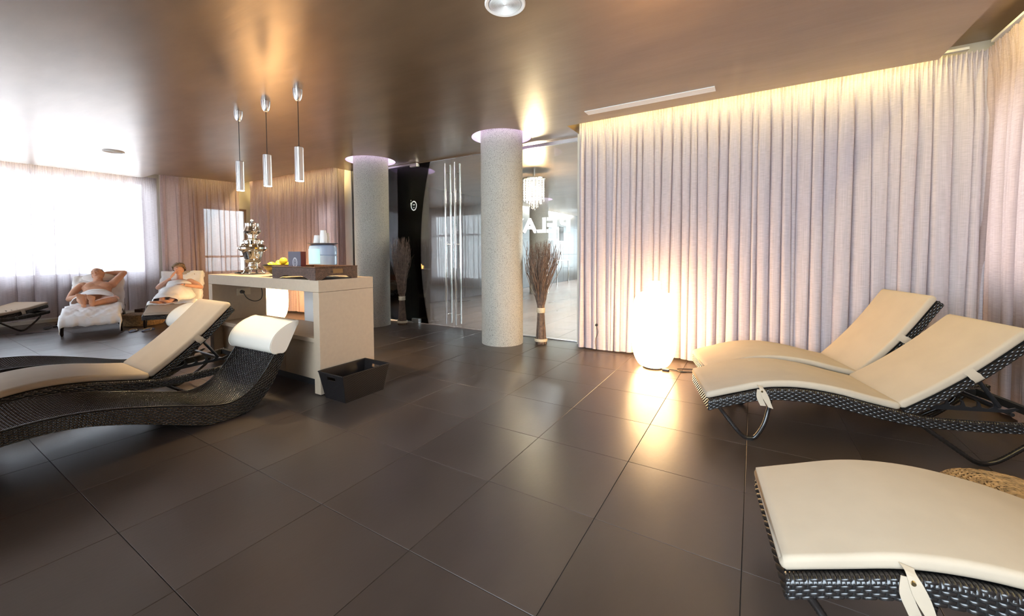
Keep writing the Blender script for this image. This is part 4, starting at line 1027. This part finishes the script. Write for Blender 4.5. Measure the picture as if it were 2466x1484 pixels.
# ================================================================== slippers
def flipflop(x, y, rz, msole, mstrap, lab, group, wide=False):
    t = empty('sandal', (x, y, 0), rz, lab, 'sandals', group)
    out = []
    for k in range(28):
        a = 2*PI*k/28; l = .135 * math.cos(a); w = (.048 + .009 * math.cos(a)) * math.sin(a); out.append((l, w))
    MB().prism(out, 2, 0, .018).build('sole', msole, t, bevel=.003, segs=1)
    s = MB()
    if wide: s.grid(lambda u, v: (.02 + .07*v, .052*math.cos(PI*u), .016 + .045*math.sin(PI*u)), 14, 2)
    else:
        s.tube(curve_pts([(.075, 0, .016), (.06, .01, .035), (.0, .046, .03), (-.02, .05, .014)], 12), .005, 6); s.tube(curve_pts([(.075, 0, .016), (.06, -.01, .035), (.0, -.046, .03), (-.02, -.05, .014)], 12), .005, 6)
    s.build('strap', mstrap, t, smooth=True, fix=not wide)
flipflop(-8.47, 2.33, 2.6, M_blue, M_strap, 'navy flip-flop with tan thong, left one of the pair before the woman', 'navy flip-flops')
flipflop(-8.36, 2.48, 2.3, M_blue, M_strap, 'navy flip-flop with tan thong, right one of the pair before the woman', 'navy flip-flops')
flipflop(-10.06, 1.68, 2.9, M_rubber, M_rubber, 'black slide sandal left of the man\'s lounger, the one in plain view', 'black slide sandals', True)
flipflop(-10.22, 1.84, 2.5, M_rubber, M_rubber, 'black slide sandal partly behind the man\'s lounger leg', 'black slide sandals', True)
# ================================================================== people
def voxel_body(name, mb, m, parent, vox=.0065, sm=3):
    me = mb.mesh(name); o = bpy.data.objects.new(name, me); COL.objects.link(o)
    r = o.modifiers.new('r', 'REMESH'); r.mode = 'VOXEL'; r.voxel_size = vox; r.use_smooth_shade = True
    s = o.modifiers.new('s', 'SMOOTH'); s.factor = .5; s.iterations = sm
    dg = bpy.context.evaluated_depsgraph_get(); m2 = bpy.data.meshes.new_from_object(o.evaluated_get(dg)); o.modifiers.clear(); o.data = m2; bpy.data.meshes.remove(me)
    m2.materials.clear(); m2.materials.append(m); m2.shade_smooth(); o.parent = parent; return o
def limb(mb, pts, rs, n=14):
    q = curve_pts(pts, 6 * (len(pts) - 1)); k = len(q) - 1; f = spl(range(len(rs)), rs)
    mb.tube(q, [f(i / k * (len(rs) - 1)) for i in range(k + 1)], n)
    for p, r in ((pts[0], rs[0]), (pts[-1], rs[-1])): mb.ellipsoid(p, (r, r, r), 12, 8)
def hand(mb, wrist, d, up, side, curl=.5, L_=.085):
    """palm and five fingers; d along the hand, up = back of the hand, side = thumb side"""
    d, up, side = Vector(d).normalized(), Vector(up).normalized(), Vector(side).normalized(); w = Vector(wrist)
    M = Matrix((d, side, up)).transposed()
    mb.ellipsoid(w + d * .045, (.052, .040, .017), 14, 10, M)
    for k, (o, l) in enumerate(((.030, .070), (.010, .080), (-.010, .074), (-.029, .058))):
        b = w + d * .082 + side * o; p1 = b + d * l * .45 - up * .006 * curl; p2 = b + d * l * (.45 + .30 * (1 - .4*curl)) - up * (.012 + .02*curl); p3 = b + d * l * (.45 + .50 * (1 - .6*curl)) - up * (.02 + .045*curl)
        mb.tube([w + d*.05 + side*o*.8, b, p1, p2, p3], [.0095, .0092, .0088, .008, .0065], 8); mb.ellipsoid(p3, (.0068,)*3, 8, 6)
    mb.tube([w + d*.015 + side*.022, w + d*.042 + side*.050, w + d*.068 + side*.062 - up*.01, w + d*.085 + side*.060 - up*.018], [.013, .011, .0095, .007], 8)
def foot(mb, ankle, toe, up):
    """heel, arch and toes; toe = direction the toes point, up = towards the shin side"""
    d, u = Vector(toe).normalized(), Vector(up).normalized(); s = d.cross(u).normalized(); a = Vector(ankle); M = Matrix((d, s, u)).transposed()
    mb.ellipsoid(a - u*.035 - d*.028, (.036, .031, .036), 14, 10, M); mb.ellipsoid(a - u*.030 + d*.055, (.085, .036, .026), 16, 10, M); mb.ellipsoid(a - u*.036 + d*.125, (.045, .046, .019), 16, 10, M)
    for k in range(5):
        o = (.034, .015, -.002, -.019, -.034)[k]; l = (.182, .184, .176, .166, .152)[k]; r = (.0135, .0095, .009, .0085, .008)[k]
        mb.tube([a - u*.034 + d*.12 + s*o, a - u*.036 + d*l + s*o*1.1], [r, r*.9], 8); mb.ellipsoid(a - u*.036 + d*(l+.004) + s*o*1.1, (r, r, r), 8, 6)
def head(mb, c, face, up, k=1.0):
    f, u = Vector(face).normalized(), Vector(up).normalized(); u = (u - f * u.dot(f)).normalized(); s = u.cross(f).normalized(); M = Matrix((f, s, u)).transposed(); c = Vector(c)
    mb.ellipsoid(c + f*-.008*k + u*.018*k, (.096*k, .074*k, .094*k), 22, 16, M)
    mb.ellipsoid(c + f*.032*k - u*.040*k, (.056*k, .054*k, .066*k), 18, 12, M); mb.ellipsoid(c + f*.060*k - u*.088*k, (.024*k, .024*k, .020*k), 12, 8, M)
    mb.tube([c + f*.080*k + u*.012*k, c + f*.098*k - u*.020*k, c + f*.080*k - u*.030*k], [.009*k, .014*k, .010*k], 10)
    mb.tube([c + f*.078*k + s*.045*k + u*.024*k, c + f*.088*k + u*.022*k, c + f*.078*k - s*.045*k + u*.024*k], [.009*k]*3, 8)
    mb.tube([c + f*.078*k + s*.020*k - u*.053*k, c + f*.087*k - u*.052*k, c + f*.078*k - s*.020*k - u*.053*k], [.006*k, .008*k, .006*k], 8)
    for sg in (-1, 1):
        mb.ellipsoid(c + f*.076*k + s*.030*k*sg + u*.006*k, (.011*k, .013*k, .008*k), 10, 8, M)
        mb.ellipsoid(c + s*.076*k*sg - f*.004*k - u*.008*k, (.018*k, .010*k, .030*k), 10, 8, M)
    return c, f, s, u, M
def face_marks(parent, c, f, s, u, k=1.0, closed=True):
    b = MB()
    for sg in (-1, 1): b.tube([c + f*.0835*k + s*sg*.018*k + u*.036*k, c + f*.084*k + s*sg*.034*k + u*.040*k, c + f*.074*k + s*sg*.050*k + u*.034*k], [.003*k, .004*k, .002*k], 6)
    b.build('eyebrows', M_hair_m, parent, smooth=True)
    b = MB()
    for sg in (-1, 1): b.tube([c + f*.086*k + s*sg*.020*k + u*.003*k, c + f*.0885*k + s*sg*.030*k + u*.000*k, c + f*.083*k + s*sg*.041*k + u*.003*k], .0018*k, 6)
    b.build('eyelids', M_hair_m, parent, smooth=True)
    b = MB().tube([c + f*.084*k + s*.020*k - u*.053*k, c + f*.0935*k - u*.052*k, c + f*.084*k - s*.020*k - u*.053*k], [.003*k, .005*k, .003*k], 8); b.build('lips', mat('lips', (.42, .16, .12), .5), parent, smooth=True)
# --- the man
man = empty('person', (-8.563, 1.868, 0), math.radians(163), 'man lying on a white towel, one arm behind his head, cloth round his hips', 'person')
b = MB()
B0 = Vector((1.09, 0, .335)); ca, sa = math.cos(math.radians(44)), math.sin(math.radians(44))
def onb(t, up, y=0): return Vector((B0.x + t*ca - up*sa, y, B0.z + t*sa + up*ca))
pel = onb(.02, .105)
for t_, u_, ry, rx, rz_ in ((.0, .10, .172, .12, .105), (.08, .105, .165, .12, .110), (.17, .108, .168, .12, .115), (.26, .108, .180, .11, .118), (.34, .108, .190, .10, .112), (.41, .10, .178, .075, .085)):
    b.ellipsoid(onb(t_, u_), (rx, ry, rz_), 20, 14, Matrix.Rotation(-math.radians(44), 3, 'Y'))
limb(b, [onb(.43, .10), onb(.51, .11), onb(.57, .125)], [.074, .064, .060])
for sd in (-1, 1):
    b.ellipsoid(onb(.42, .095, sd*.178), (.066, .068, .062)); b.ellipsoid(onb(.32, .195, sd*.08), (.07, .08, .030), 14, 10, Matrix.Rotation(-math.radians(44), 3, 'Y'))
hc = onb(.635, .150)
mc_, mf, ms, mu, mM = head(b, hc, (-.86, .34, .36), (.55, .25, .80), 1.08)
# left arm (towards -y) raised behind the head
lsh = onb(.435, .10, -.185); lel = onb(.73, .07, -.33); lwr = onb(.76, .045, -.10)
limb(b, [lsh, (lsh + lel)/2 + Vector((0, 0, .0)), lel], [.062, .055, .046]); limb(b, [lel, (lel + lwr)/2, lwr], [.046, .043, .030]); hand(b, lwr, (-.1, 1, .05), (.3, 0, .8), (1, 0, .3), .5)
rsh = onb(.42, .10, .195); rel = Vector((1.14, .33, .49)); rwr = Vector((.97, .145, .555))
limb(b, [rsh, (rsh + rel)/2 + Vector((0, .015, .01)), rel], [.056, .051, .042]); limb(b, [rel, (rel + rwr)/2 + Vector((0, .01, 0)), rwr], [.042, .040, .027]); hand(b, rwr, (-.35, -1, -.02), (-.1, 0, 1), (-1, .3, 0), .25)
# right leg: nearly straight; left leg: knee fallen outwards, ankle crossed over
rk = Vector((.73, .15, .53)); ra = Vector((.385, .10, .475))
limb(b, [(1.07, .085, .44), (.90, .125, .50), rk], [.095, .082, .058]); limb(b, [rk, (.58, .135, .505), ra], [.056, .055, .036]); foot(b, ra, (-.42, .12, .90), (1, 0, .35))
lk = Vector((.80, -.235, .475)); la = Vector((.40, .005, .455))
limb(b, [(1.07, -.085, .44), (.94, -.175, .47), lk], [.095, .085, .058]); limb(b, [lk, (.60, -.13, .475), la], [.058, .055, .036]); foot(b, la, (-.50, -.02, .86), (1, 0, .45))
body = voxel_body('body', b, M_skin, man)
face_marks(man, mc_, mf, ms, mu, 1.08)
h = MB()
def cap(mb, c, f, s, u, k, r, back, top, side, n=(22, 14), jitter=0, seed=1):
    R_ = random.Random(seed); vs = []; nu, nv = n
    for j in range(nv + 1):
        for i in range(nu):
            a = 2*PI*i/nu; ph = PI*.5*j/nv * (1.22 if math.cos(a) < -.1 else (top if math.cos(a) > .5 else side)); rr = 1 + R_.uniform(-jitter, jitter)
            p = c + (f*math.cos(a)*.100*k*r*math.sin(ph)*rr + s*math.sin(a)*.079*k*r*math.sin(ph)*rr + u*.098*k*r*math.cos(ph)*rr) + u*.018*k - f*.010*k
            vs.append(p)
    mb.add(vs, [(j*nu + i, (j+1)*nu + i, (j+1)*nu + (i+1) % nu, j*nu + (i+1) % nu) for j in range(nv) for i in range(nu)])
# close-cropped band of hair round the back and sides
vs = []; nn_ = 20
for j in range(5):
    for i in range(nn_ + 1):
        a = PI * (.42 + 1.16 * i / nn_); ph = PI * (.27 + .075*j); vs.append(mc_ + (mf*(math.cos(a)*.099*math.sin(ph) - .010) + ms*math.sin(a)*.0775*math.sin(ph) + mu*(.097*math.cos(ph) + .018))*1.09)
h.add(vs, [(j*(nn_+1) + i, j*(nn_+1) + i + 1, (j+1)*(nn_+1) + i + 1, (j+1)*(nn_+1) + i) for j in range(4) for i in range(nn_)]); h.build('hair', M_hair_m, man, smooth=True)
def cloth(name, P, nu, nv, parent, m=M_towel, th=.006, tag_=None, closed=False):
    mb = MB(); mb.grid(lambda u, v: tuple(P(u, v)), nu, nv, closed); o = mb.build(name, m, parent, smooth=True)
    so = o.modifiers.new('t', 'SOLIDIFY'); so.thickness = th; so.offset = 1
    if tag_: setp(o, *tag_)
    return o
def nz(x, y, s=1.0):
    return math.sin(x*7.1*s + 1.3*math.sin(y*5.3*s)) * .5 + math.sin(y*11.7*s + 2.1*math.sin(x*6.1*s + 1)) * .3 + math.sin((x + y)*17.3*s) * .2
# hip cloth of the man: wraps over both hips and the top of the thighs
def hip(u, v):
    a = PI * (-.10 + 1.20 * u); k = 1 + .05 * nz(u*1.5, v*1.2, 1.3); w = v * 3
    cx_ = spl([0, 1, 2, 3], [.80, .93, 1.04, 1.09])(w); cz_ = spl([0, 1, 2, 3], [.465, .47, .49, .535])(w); ry = spl([0, 1, 2, 3], [.275, .245, .215, .20])(w); rz_ = spl([0, 1, 2, 3], [.105, .145, .155, .155])(w); ti = math.radians(spl([0, 1, 2, 3], [-4, 4, 24, 42])(w))
    sn = math.sin(a) * rz_ * k
    return Vector((cx_ - math.sin(ti)*sn - .07*math.cos(a)*(1 - v), -ry*math.cos(a)*k + .005, cz_ + math.cos(ti)*sn))
cloth('hip_cloth', hip, 40, 22, man)
# --- white sheets on the two loungers
def sheet_for(ang, s_end, y_over, seed, s0=-.05, drop_end=.10):
    def P(u, v):
        L1 = 1.10 - s0; tot = L1 + .80; l = u * tot; y = (v*2 - 1) * (.305 + y_over); a = math.radians(ang)
        w = .012 * nz(u*3 + seed, v*2) + .007 * nz(u*9, v*7 + seed)
        edge = max(0, abs(y) - .296); side_drop = min(edge, .16); yy = math.copysign(.303 + .012*abs(nz(u*4, seed)), y) if edge > 0 else y
        if edge > 0: yy += math.copysign(.010 * (1 + nz(u*6 + seed, v)) + .10*side_drop, y)
        if l < L1:
            s = s0 + l; z = f_top(max(s, 0)) + .060
            if s < .0: z -= drop_end * (-s / .05) ** 1.1; s = -.022 - .01*nz(v*4, seed)
            p = Vector((s, yy, z)); n = Vector((0, 0, 1))
        else:
            t = min(l - L1, .80); p = Vector((1.09 + t*math.cos(a) - .062*math.sin(a), yy, .275 + t*math.sin(a) + .062*math.cos(a) + (0 if t > .08 else (.08 - t)*.2))); n = Vector((-math.sin(a), 0, math.cos(a)))
            if t > .76: p = p - n * (t - .76) * 1.6
        return p + n * (w + .003) - n * side_drop * (.9 + .25*nz(u*5 + seed, 3))
    return P
sh = cloth('towel_sheet', sheet_for(44, 1, .115, 1.7, -.06, .11), 90, 44, None, th=.004, tag_=('white sheet draped over the whole lounger under the man', 'towel'))
sh.location = (-8.563, 1.868, 0); sh.rotation_euler = (0, 0, math.radians(163))
def sheet_w(u, v):
    Pq = sheet_for(50, 1, .12, 4.2, .28, 0.0); return Pq(u, v)
sh = cloth('towel_sheet', sheet_w, 80, 40, None, th=.004, tag_=('white sheet draped over the backrest and seat behind the woman', 'towel'))
sh.location = (-8.219, 2.690, 0); sh.rotation_euler = (0, 0, math.radians(152.2))
pilo = MB().ellipsoid((0, 0, 0), (.10, .21, .045), 26, 14); po = pilo.build('head_pillow', M_towel, None, smooth=True)
a_ = math.radians(163); a_ = math.radians(163); B0 = Vector((1.09, 0, .335)); ca, sa = math.cos(math.radians(44)), math.sin(math.radians(44)); pp_ = onb(.66, .040); po.location = (-8.563 + pp_.x*math.cos(a_) - pp_.y*math.sin(a_), 1.868 + pp_.x*math.sin(a_) + pp_.y*math.cos(a_), pp_.z); po.rotation_euler = (0, -math.radians(44), a_)
setp(po, 'white folded towel pillow under the man\'s head', 'pillow')
# --- the woman
wom = empty('person', (-8.219, 2.690, 0), math.radians(152.2), 'woman with short ash hair sitting wrapped in white towel, hand at chin', 'person')
b = MB(); ca, sa = math.cos(math.radians(54)), math.sin(math.radians(54)); B0 = Vector((1.02, 0, .35))
MR = Matrix.Rotation(-math.radians(54), 3, 'Y')
for t_, u_, ry, rx, rz_ in ((.0, .11, .165, .12, .11), (.09, .11, .152, .11, .10), (.17, .11, .146, .11, .10), (.26, .11, .154, .11, .10), (.34, .105, .155, .08, .085)):
    b.ellipsoid(onb(t_, u_), (rx, ry, rz_), 20, 14, MR)
for sd in (-1, 1): b.ellipsoid(onb(.38, .095, sd*.150), (.052, .055, .050)); b.ellipsoid(onb(.25, .19, sd*.065), (.06, .062, .05), 14, 10, MR)
limb(b, [onb(.38, .10), onb(.46, .12), onb(.51, .14)], [.058, .050, .048])
hc = onb(.595, .175, .01)
wc_, wf, ws, wu, wM = head(b, hc, (-.86, .42, .12), (.35, .20, .92), .95)
# left arm across the lap to the right, right arm bent up to the chin
lsh = onb(.38, .10, -.165); lel = Vector((1.10, -.33, .60)); lwr = Vector((.88, -.08, .675))
limb(b, [lsh, (lsh + lel)/2 + Vector((0, -.02, 0)), lel], [.050, .045, .037]); limb(b, [lel, (lel + lwr)/2, lwr], [.037, .034, .023]); hand(b, lwr, (-.35, .95, -.05), (0, 0, 1), (-1, -.3, 0), .3, .07)
rsh = onb(.38, .10, .165); rel = Vector((1.08, .30, .62)); rwr = Vector((1.08, .13, .775))
limb(b, [rsh, (rsh + rel)/2 + Vector((0, .02, 0)), rel], [.050, .045, .036]); limb(b, [rel, (rel + rwr)/2, rwr], [.036, .033, .023]); hand(b, rwr, (.05, -.55, .75), (-1, 0, 0), (0, -.3, .9), .7, .07)
k1 = Vector((.64, .10, .60)); a1 = Vector((.34, .13, .435))
limb(b, [(1.02, .08, .45), (.84, .10, .54), k1], [.095, .080, .054]); limb(b, [k1, (.50, .12, .53), a1], [.052, .050, .032]); foot(b, a1, (-.80, .35, .25), (.5, 0, .85))
k2 = Vector((.66, -.10, .56)); a2 = Vector((.38, .02, .432))
limb(b, [(1.02, -.08, .45), (.84, -.10, .52), k2], [.095, .080, .054]); limb(b, [k2, (.52, -.04, .50), a2], [.052, .050, .032]); foot(b, a2, (-.75, .30, .30), (.5, 0, .85))
voxel_body('body', b, M_skinw, wom); face_marks(wom, wc_, wf, ws, wu, .95)
h = MB(); cap(h, wc_, wf, ws, wu, .95, 1.24, 1, .66, .95, jitter=.07, seed=4); h.ellipsoid(wc_ + wu*.080 - wf*.02, (.105, .098, .060), 18, 10, wM)
R_ = random.Random(3)
for k in range(70):
    a = R_.uniform(0, 2*PI); ph = R_.uniform(.15, 1.15); p = wc_ + wf*math.cos(a)*.104*math.sin(ph) + ws*math.sin(a)*.086*math.sin(ph) + wu*(.108*math.cos(ph) + .018) - wf*.01
    q = p + (p - wc_).normalized()*.018 + Vector((R_.uniform(-.015, .015), R_.uniform(-.015, .015), R_.uniform(-.015, .01))); h.tube([p - (p - wc_)*.1, (p+q)/2, q + ws*.012], [.006, .005, .002], 5)
h.build('hair', M_hair_w, wom, smooth=True, fix=False)
def wrap1(u, v):   # torso wrap from under the arms to the lap
    a = PI * (-.12 + 1.24*u); t_ = .33 - .36*v; c = onb(t_, .105); k = 1.10 + .05*nz(u*2, v*2, 1.4) + .10*v; s = Vector((-sa, 0, ca))
    return c + Vector((0, -1, 0)) * math.cos(a) * .162 * k + s * math.sin(a) * (.118 + .035*math.sin(PI*min(1, v*2.2))) * k
cloth('torso_wrap', wrap1, 40, 24, wom)
def wrap2(u, v):   # lap and legs
    a = PI * (-.10 + 1.20*u); s = 1.08 - .72*v; zc = spl([.36, .5, .65, .85, 1.08], [.425, .445, .475, .47, .46])(s); rz_ = spl([.36, .5, .65, .85, 1.08], [.085, .14, .205, .195, .165])(s); ry = spl([.36, .5, .65, .85, 1.08], [.175, .19, .225, .235, .235])(s)
    k = 1 + .07*nz(u*2 + v, v*2.4, 1.5); yc = spl([.36, .5, .65, .85, 1.08], [.085, .07, .01, 0, 0])(s)
    return Vector((s + .03*math.cos(a*2), yc - ry*math.cos(a)*k, zc + rz_*max(-.35, math.sin(a))*k))
cloth('lap_wrap', wrap2, 46, 34, wom)
wt = MB(); dv = (lwr - lel).normalized(); wt.tube([lwr - dv*.035, lwr - dv*.012], .0265, 18); wt.build('watch_band', M_steel, wom, auto=.7)
wt = MB(); pw = lwr - dv*.023 + Vector((-.006, 0, .026)); wt.tube([pw, pw + Vector((-.002, 0, .008))], .0165, 20); wt.build('watch_face', M_cup, wom, auto=.7)
# ================================================================== rooms beyond the glass
ch = empty('chandelier', (-3.62, 6.9, 0), 0, 'chandelier of hanging glass drops glowing behind the right column', 'chandelier')
MB().lathe([(.20, 2.66), (.215, 2.655), (.215, 2.635), (.20, 2.63)], 40).build('ring_plate', M_steel, ch, auto=.5)
MB().tube([(0, 0, 2.81), (0, 0, 2.66)], .02, 12).build('stem', M_steel, ch)
dr = MB(); R_ = random.Random(12)
for ring, (rr, n_) in enumerate(((.195, 26), (.14, 18), (.08, 10), (.02, 3))):
    for k in range(n_):
        a = 2*PI*k/n_ + ring; x, y = rr*math.cos(a), rr*math.sin(a); z = 2.63; zend = 2.05 + rr*1.0 + R_.uniform(-.03, .06)
        while z > zend:
            l = R_.uniform(.035, .05); dr.add([(x, y, z), (x - .008, y - .003, z - l*.5), (x + .003, y + .008, z - l*.5), (x + .006, y - .006, z - l*.5), (x, y, z - l)], [(0,1,2), (0,2,3), (0,3,1), (4,2,1), (4,3,2), (4,1,3)]); z -= l + .006
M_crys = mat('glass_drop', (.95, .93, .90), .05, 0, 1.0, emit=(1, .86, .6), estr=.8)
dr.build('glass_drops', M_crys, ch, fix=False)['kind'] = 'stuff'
bl = MB()
for k in range(3): a = 2*PI*k/3; bl.ellipsoid((.07*math.cos(a), .07*math.sin(a), 2.50), (.024, .024, .045), 12, 8)
bl.build('bulbs', mat('bulb', (1, 1, 1), .5, emit=(1, .80, .50), estr=120), ch, smooth=True)
l = bpy.data.lights.new('chandelier_light', 'POINT'); l.energy = 180; l.color = (1, .80, .52); l.shadow_soft_size = .12
o = bpy.data.objects.new('chandelier_light', l); COL.objects.link(o); o.parent = ch; o.location = (0, 0, 2.40)
# handrail
hr = empty('handrail', (-6.20, 13.6, 0), 0, 'steel tube handrail in the slate-tiled corridor behind the glass', 'rail')
r_ = MB().box(0, .03, 0, 1.1, .90, .93); r_.build('top_rail', M_steel, hr); 
for y in (0.0, 1.07): MB().box(0, .03, y, y + .03, 0, .90).build('post', M_steel, hr)
hr2 = MB().box(-6.55, -6.52, 9.8, 11.0, .90, .93); hr2.box(-6.71, -6.52, 9.95, 9.97, .905, .925); hr2.box(-6.71, -6.52, 10.85, 10.87, .905, .925); o = hr2.build('handrail', M_steel); setp(o, 'steel rail on the slate wall left of the distant column', 'rail')
# corridor down-lights: recessed cans that give their own light
def can(x, y, pw, col, lab, r=.06):
    t = empty('ceiling_spot', (x, y, H), 0, lab, 'ceiling light', 'recessed corridor spots')
    MB().lathe([(r, 0), (r + .012, -.004), (r + .010, .002)], 28, close=False).build('rim', M_white, t)
    MB().lathe([(r, -.001), (.001, -.001)], 28, close=False).build('lens', M_spot, t)
    l = bpy.data.lights.new('can_spot', 'SPOT'); l.energy = pw; l.color = col; l.spot_size = 2.2; l.spot_blend = .6; l.shadow_soft_size = .05
    o = bpy.data.objects.new('can_spot', l); COL.objects.link(o); o.parent = t; o.location = (0, 0, -.02)
can(-4.2, 12.6, 1500, (.92, .96, 1), 'recessed spot in the corridor ceiling near the distant column')
can(-5.4, 15.6, 1800, (.92, .96, 1), 'recessed spot at the far end of the corridor')
can(-2.45, 6.5, 1300, (.92, .96, 1), 'added spot just beyond the right-hand glass, brightening the corridor floor')  # extra lamp, added to lift the floor behind the glass
can(-3.0, 8.9, 1300, (.95, .97, 1), 'recessed spot beyond the glass near the chandelier')
area('cove_light', (-6.45, 14.0, 2.80), .06, 5.5, 160, (1, .97, .85), (0, math.radians(20), 0))
# candle and side table in the dark part of the corridor
st = empty('side_table', (-6.25, 6.55, 0), 0, 'dark round side table in the dim corridor behind the left pane', 'table')
MB().lathe([(.20, .86), (.21, .87), (.21, .885), (.001, .885)], 32).build('table_top', M_darkwood, st, auto=.5); MB().tube([(0, 0, 0), (0, 0, .86)], .025, 12).build('pole', M_tubeb, st); MB().lathe([(.15, 0), (.15, .01), (.03, .02)], 28).build('foot_disc', M_tubeb, st)
cd = empty('candle', (-6.25, 6.55, .886), 0, 'lit candle glowing on the dark side table behind the glass', 'candle')
MB().lathe([(.055, 0), (.06, .07), (.056, .07), (.05, .01), (.001, .01)], 24, close=False).build('holder', mat('amber_glass', (.9, .45, .15), .2, emit=(1, .45, .12), estr=2.5), cd, smooth=True)
MB().lathe([(.004, .055), (.010, .07), (.006, .095), (.001, .11)], 12).build('flame', mat('flame', (1, .7, .3), .5, emit=(1, .62, .22), estr=60), cd, smooth=True)
# thin wet patch on the floor tiles
wp = MB(); vs = [(0, 0, 0)]; nn_ = 40
for k in range(nn_):
    a = 2*PI*k/nn_; r = 1 + .25*math.sin(3*a + 1) + .18*math.sin(7*a) + .1*math.sin(13*a); vs.append((.26*r*math.cos(a), .09*r*math.sin(a), 0))
wp.add(vs, [(0, 1 + k, 1 + (k+1) % nn_) for k in range(nn_)]); o = wp.build('wet_patch', mat('water_film', (.014, .013, .013), .25, 0, .4)); o.location = (-9.72, 1.42, .0012); o.rotation_euler = (0, 0, 1.15)
setp(o, 'small dark wet patch on the floor before the flat lounger', 'puddle')
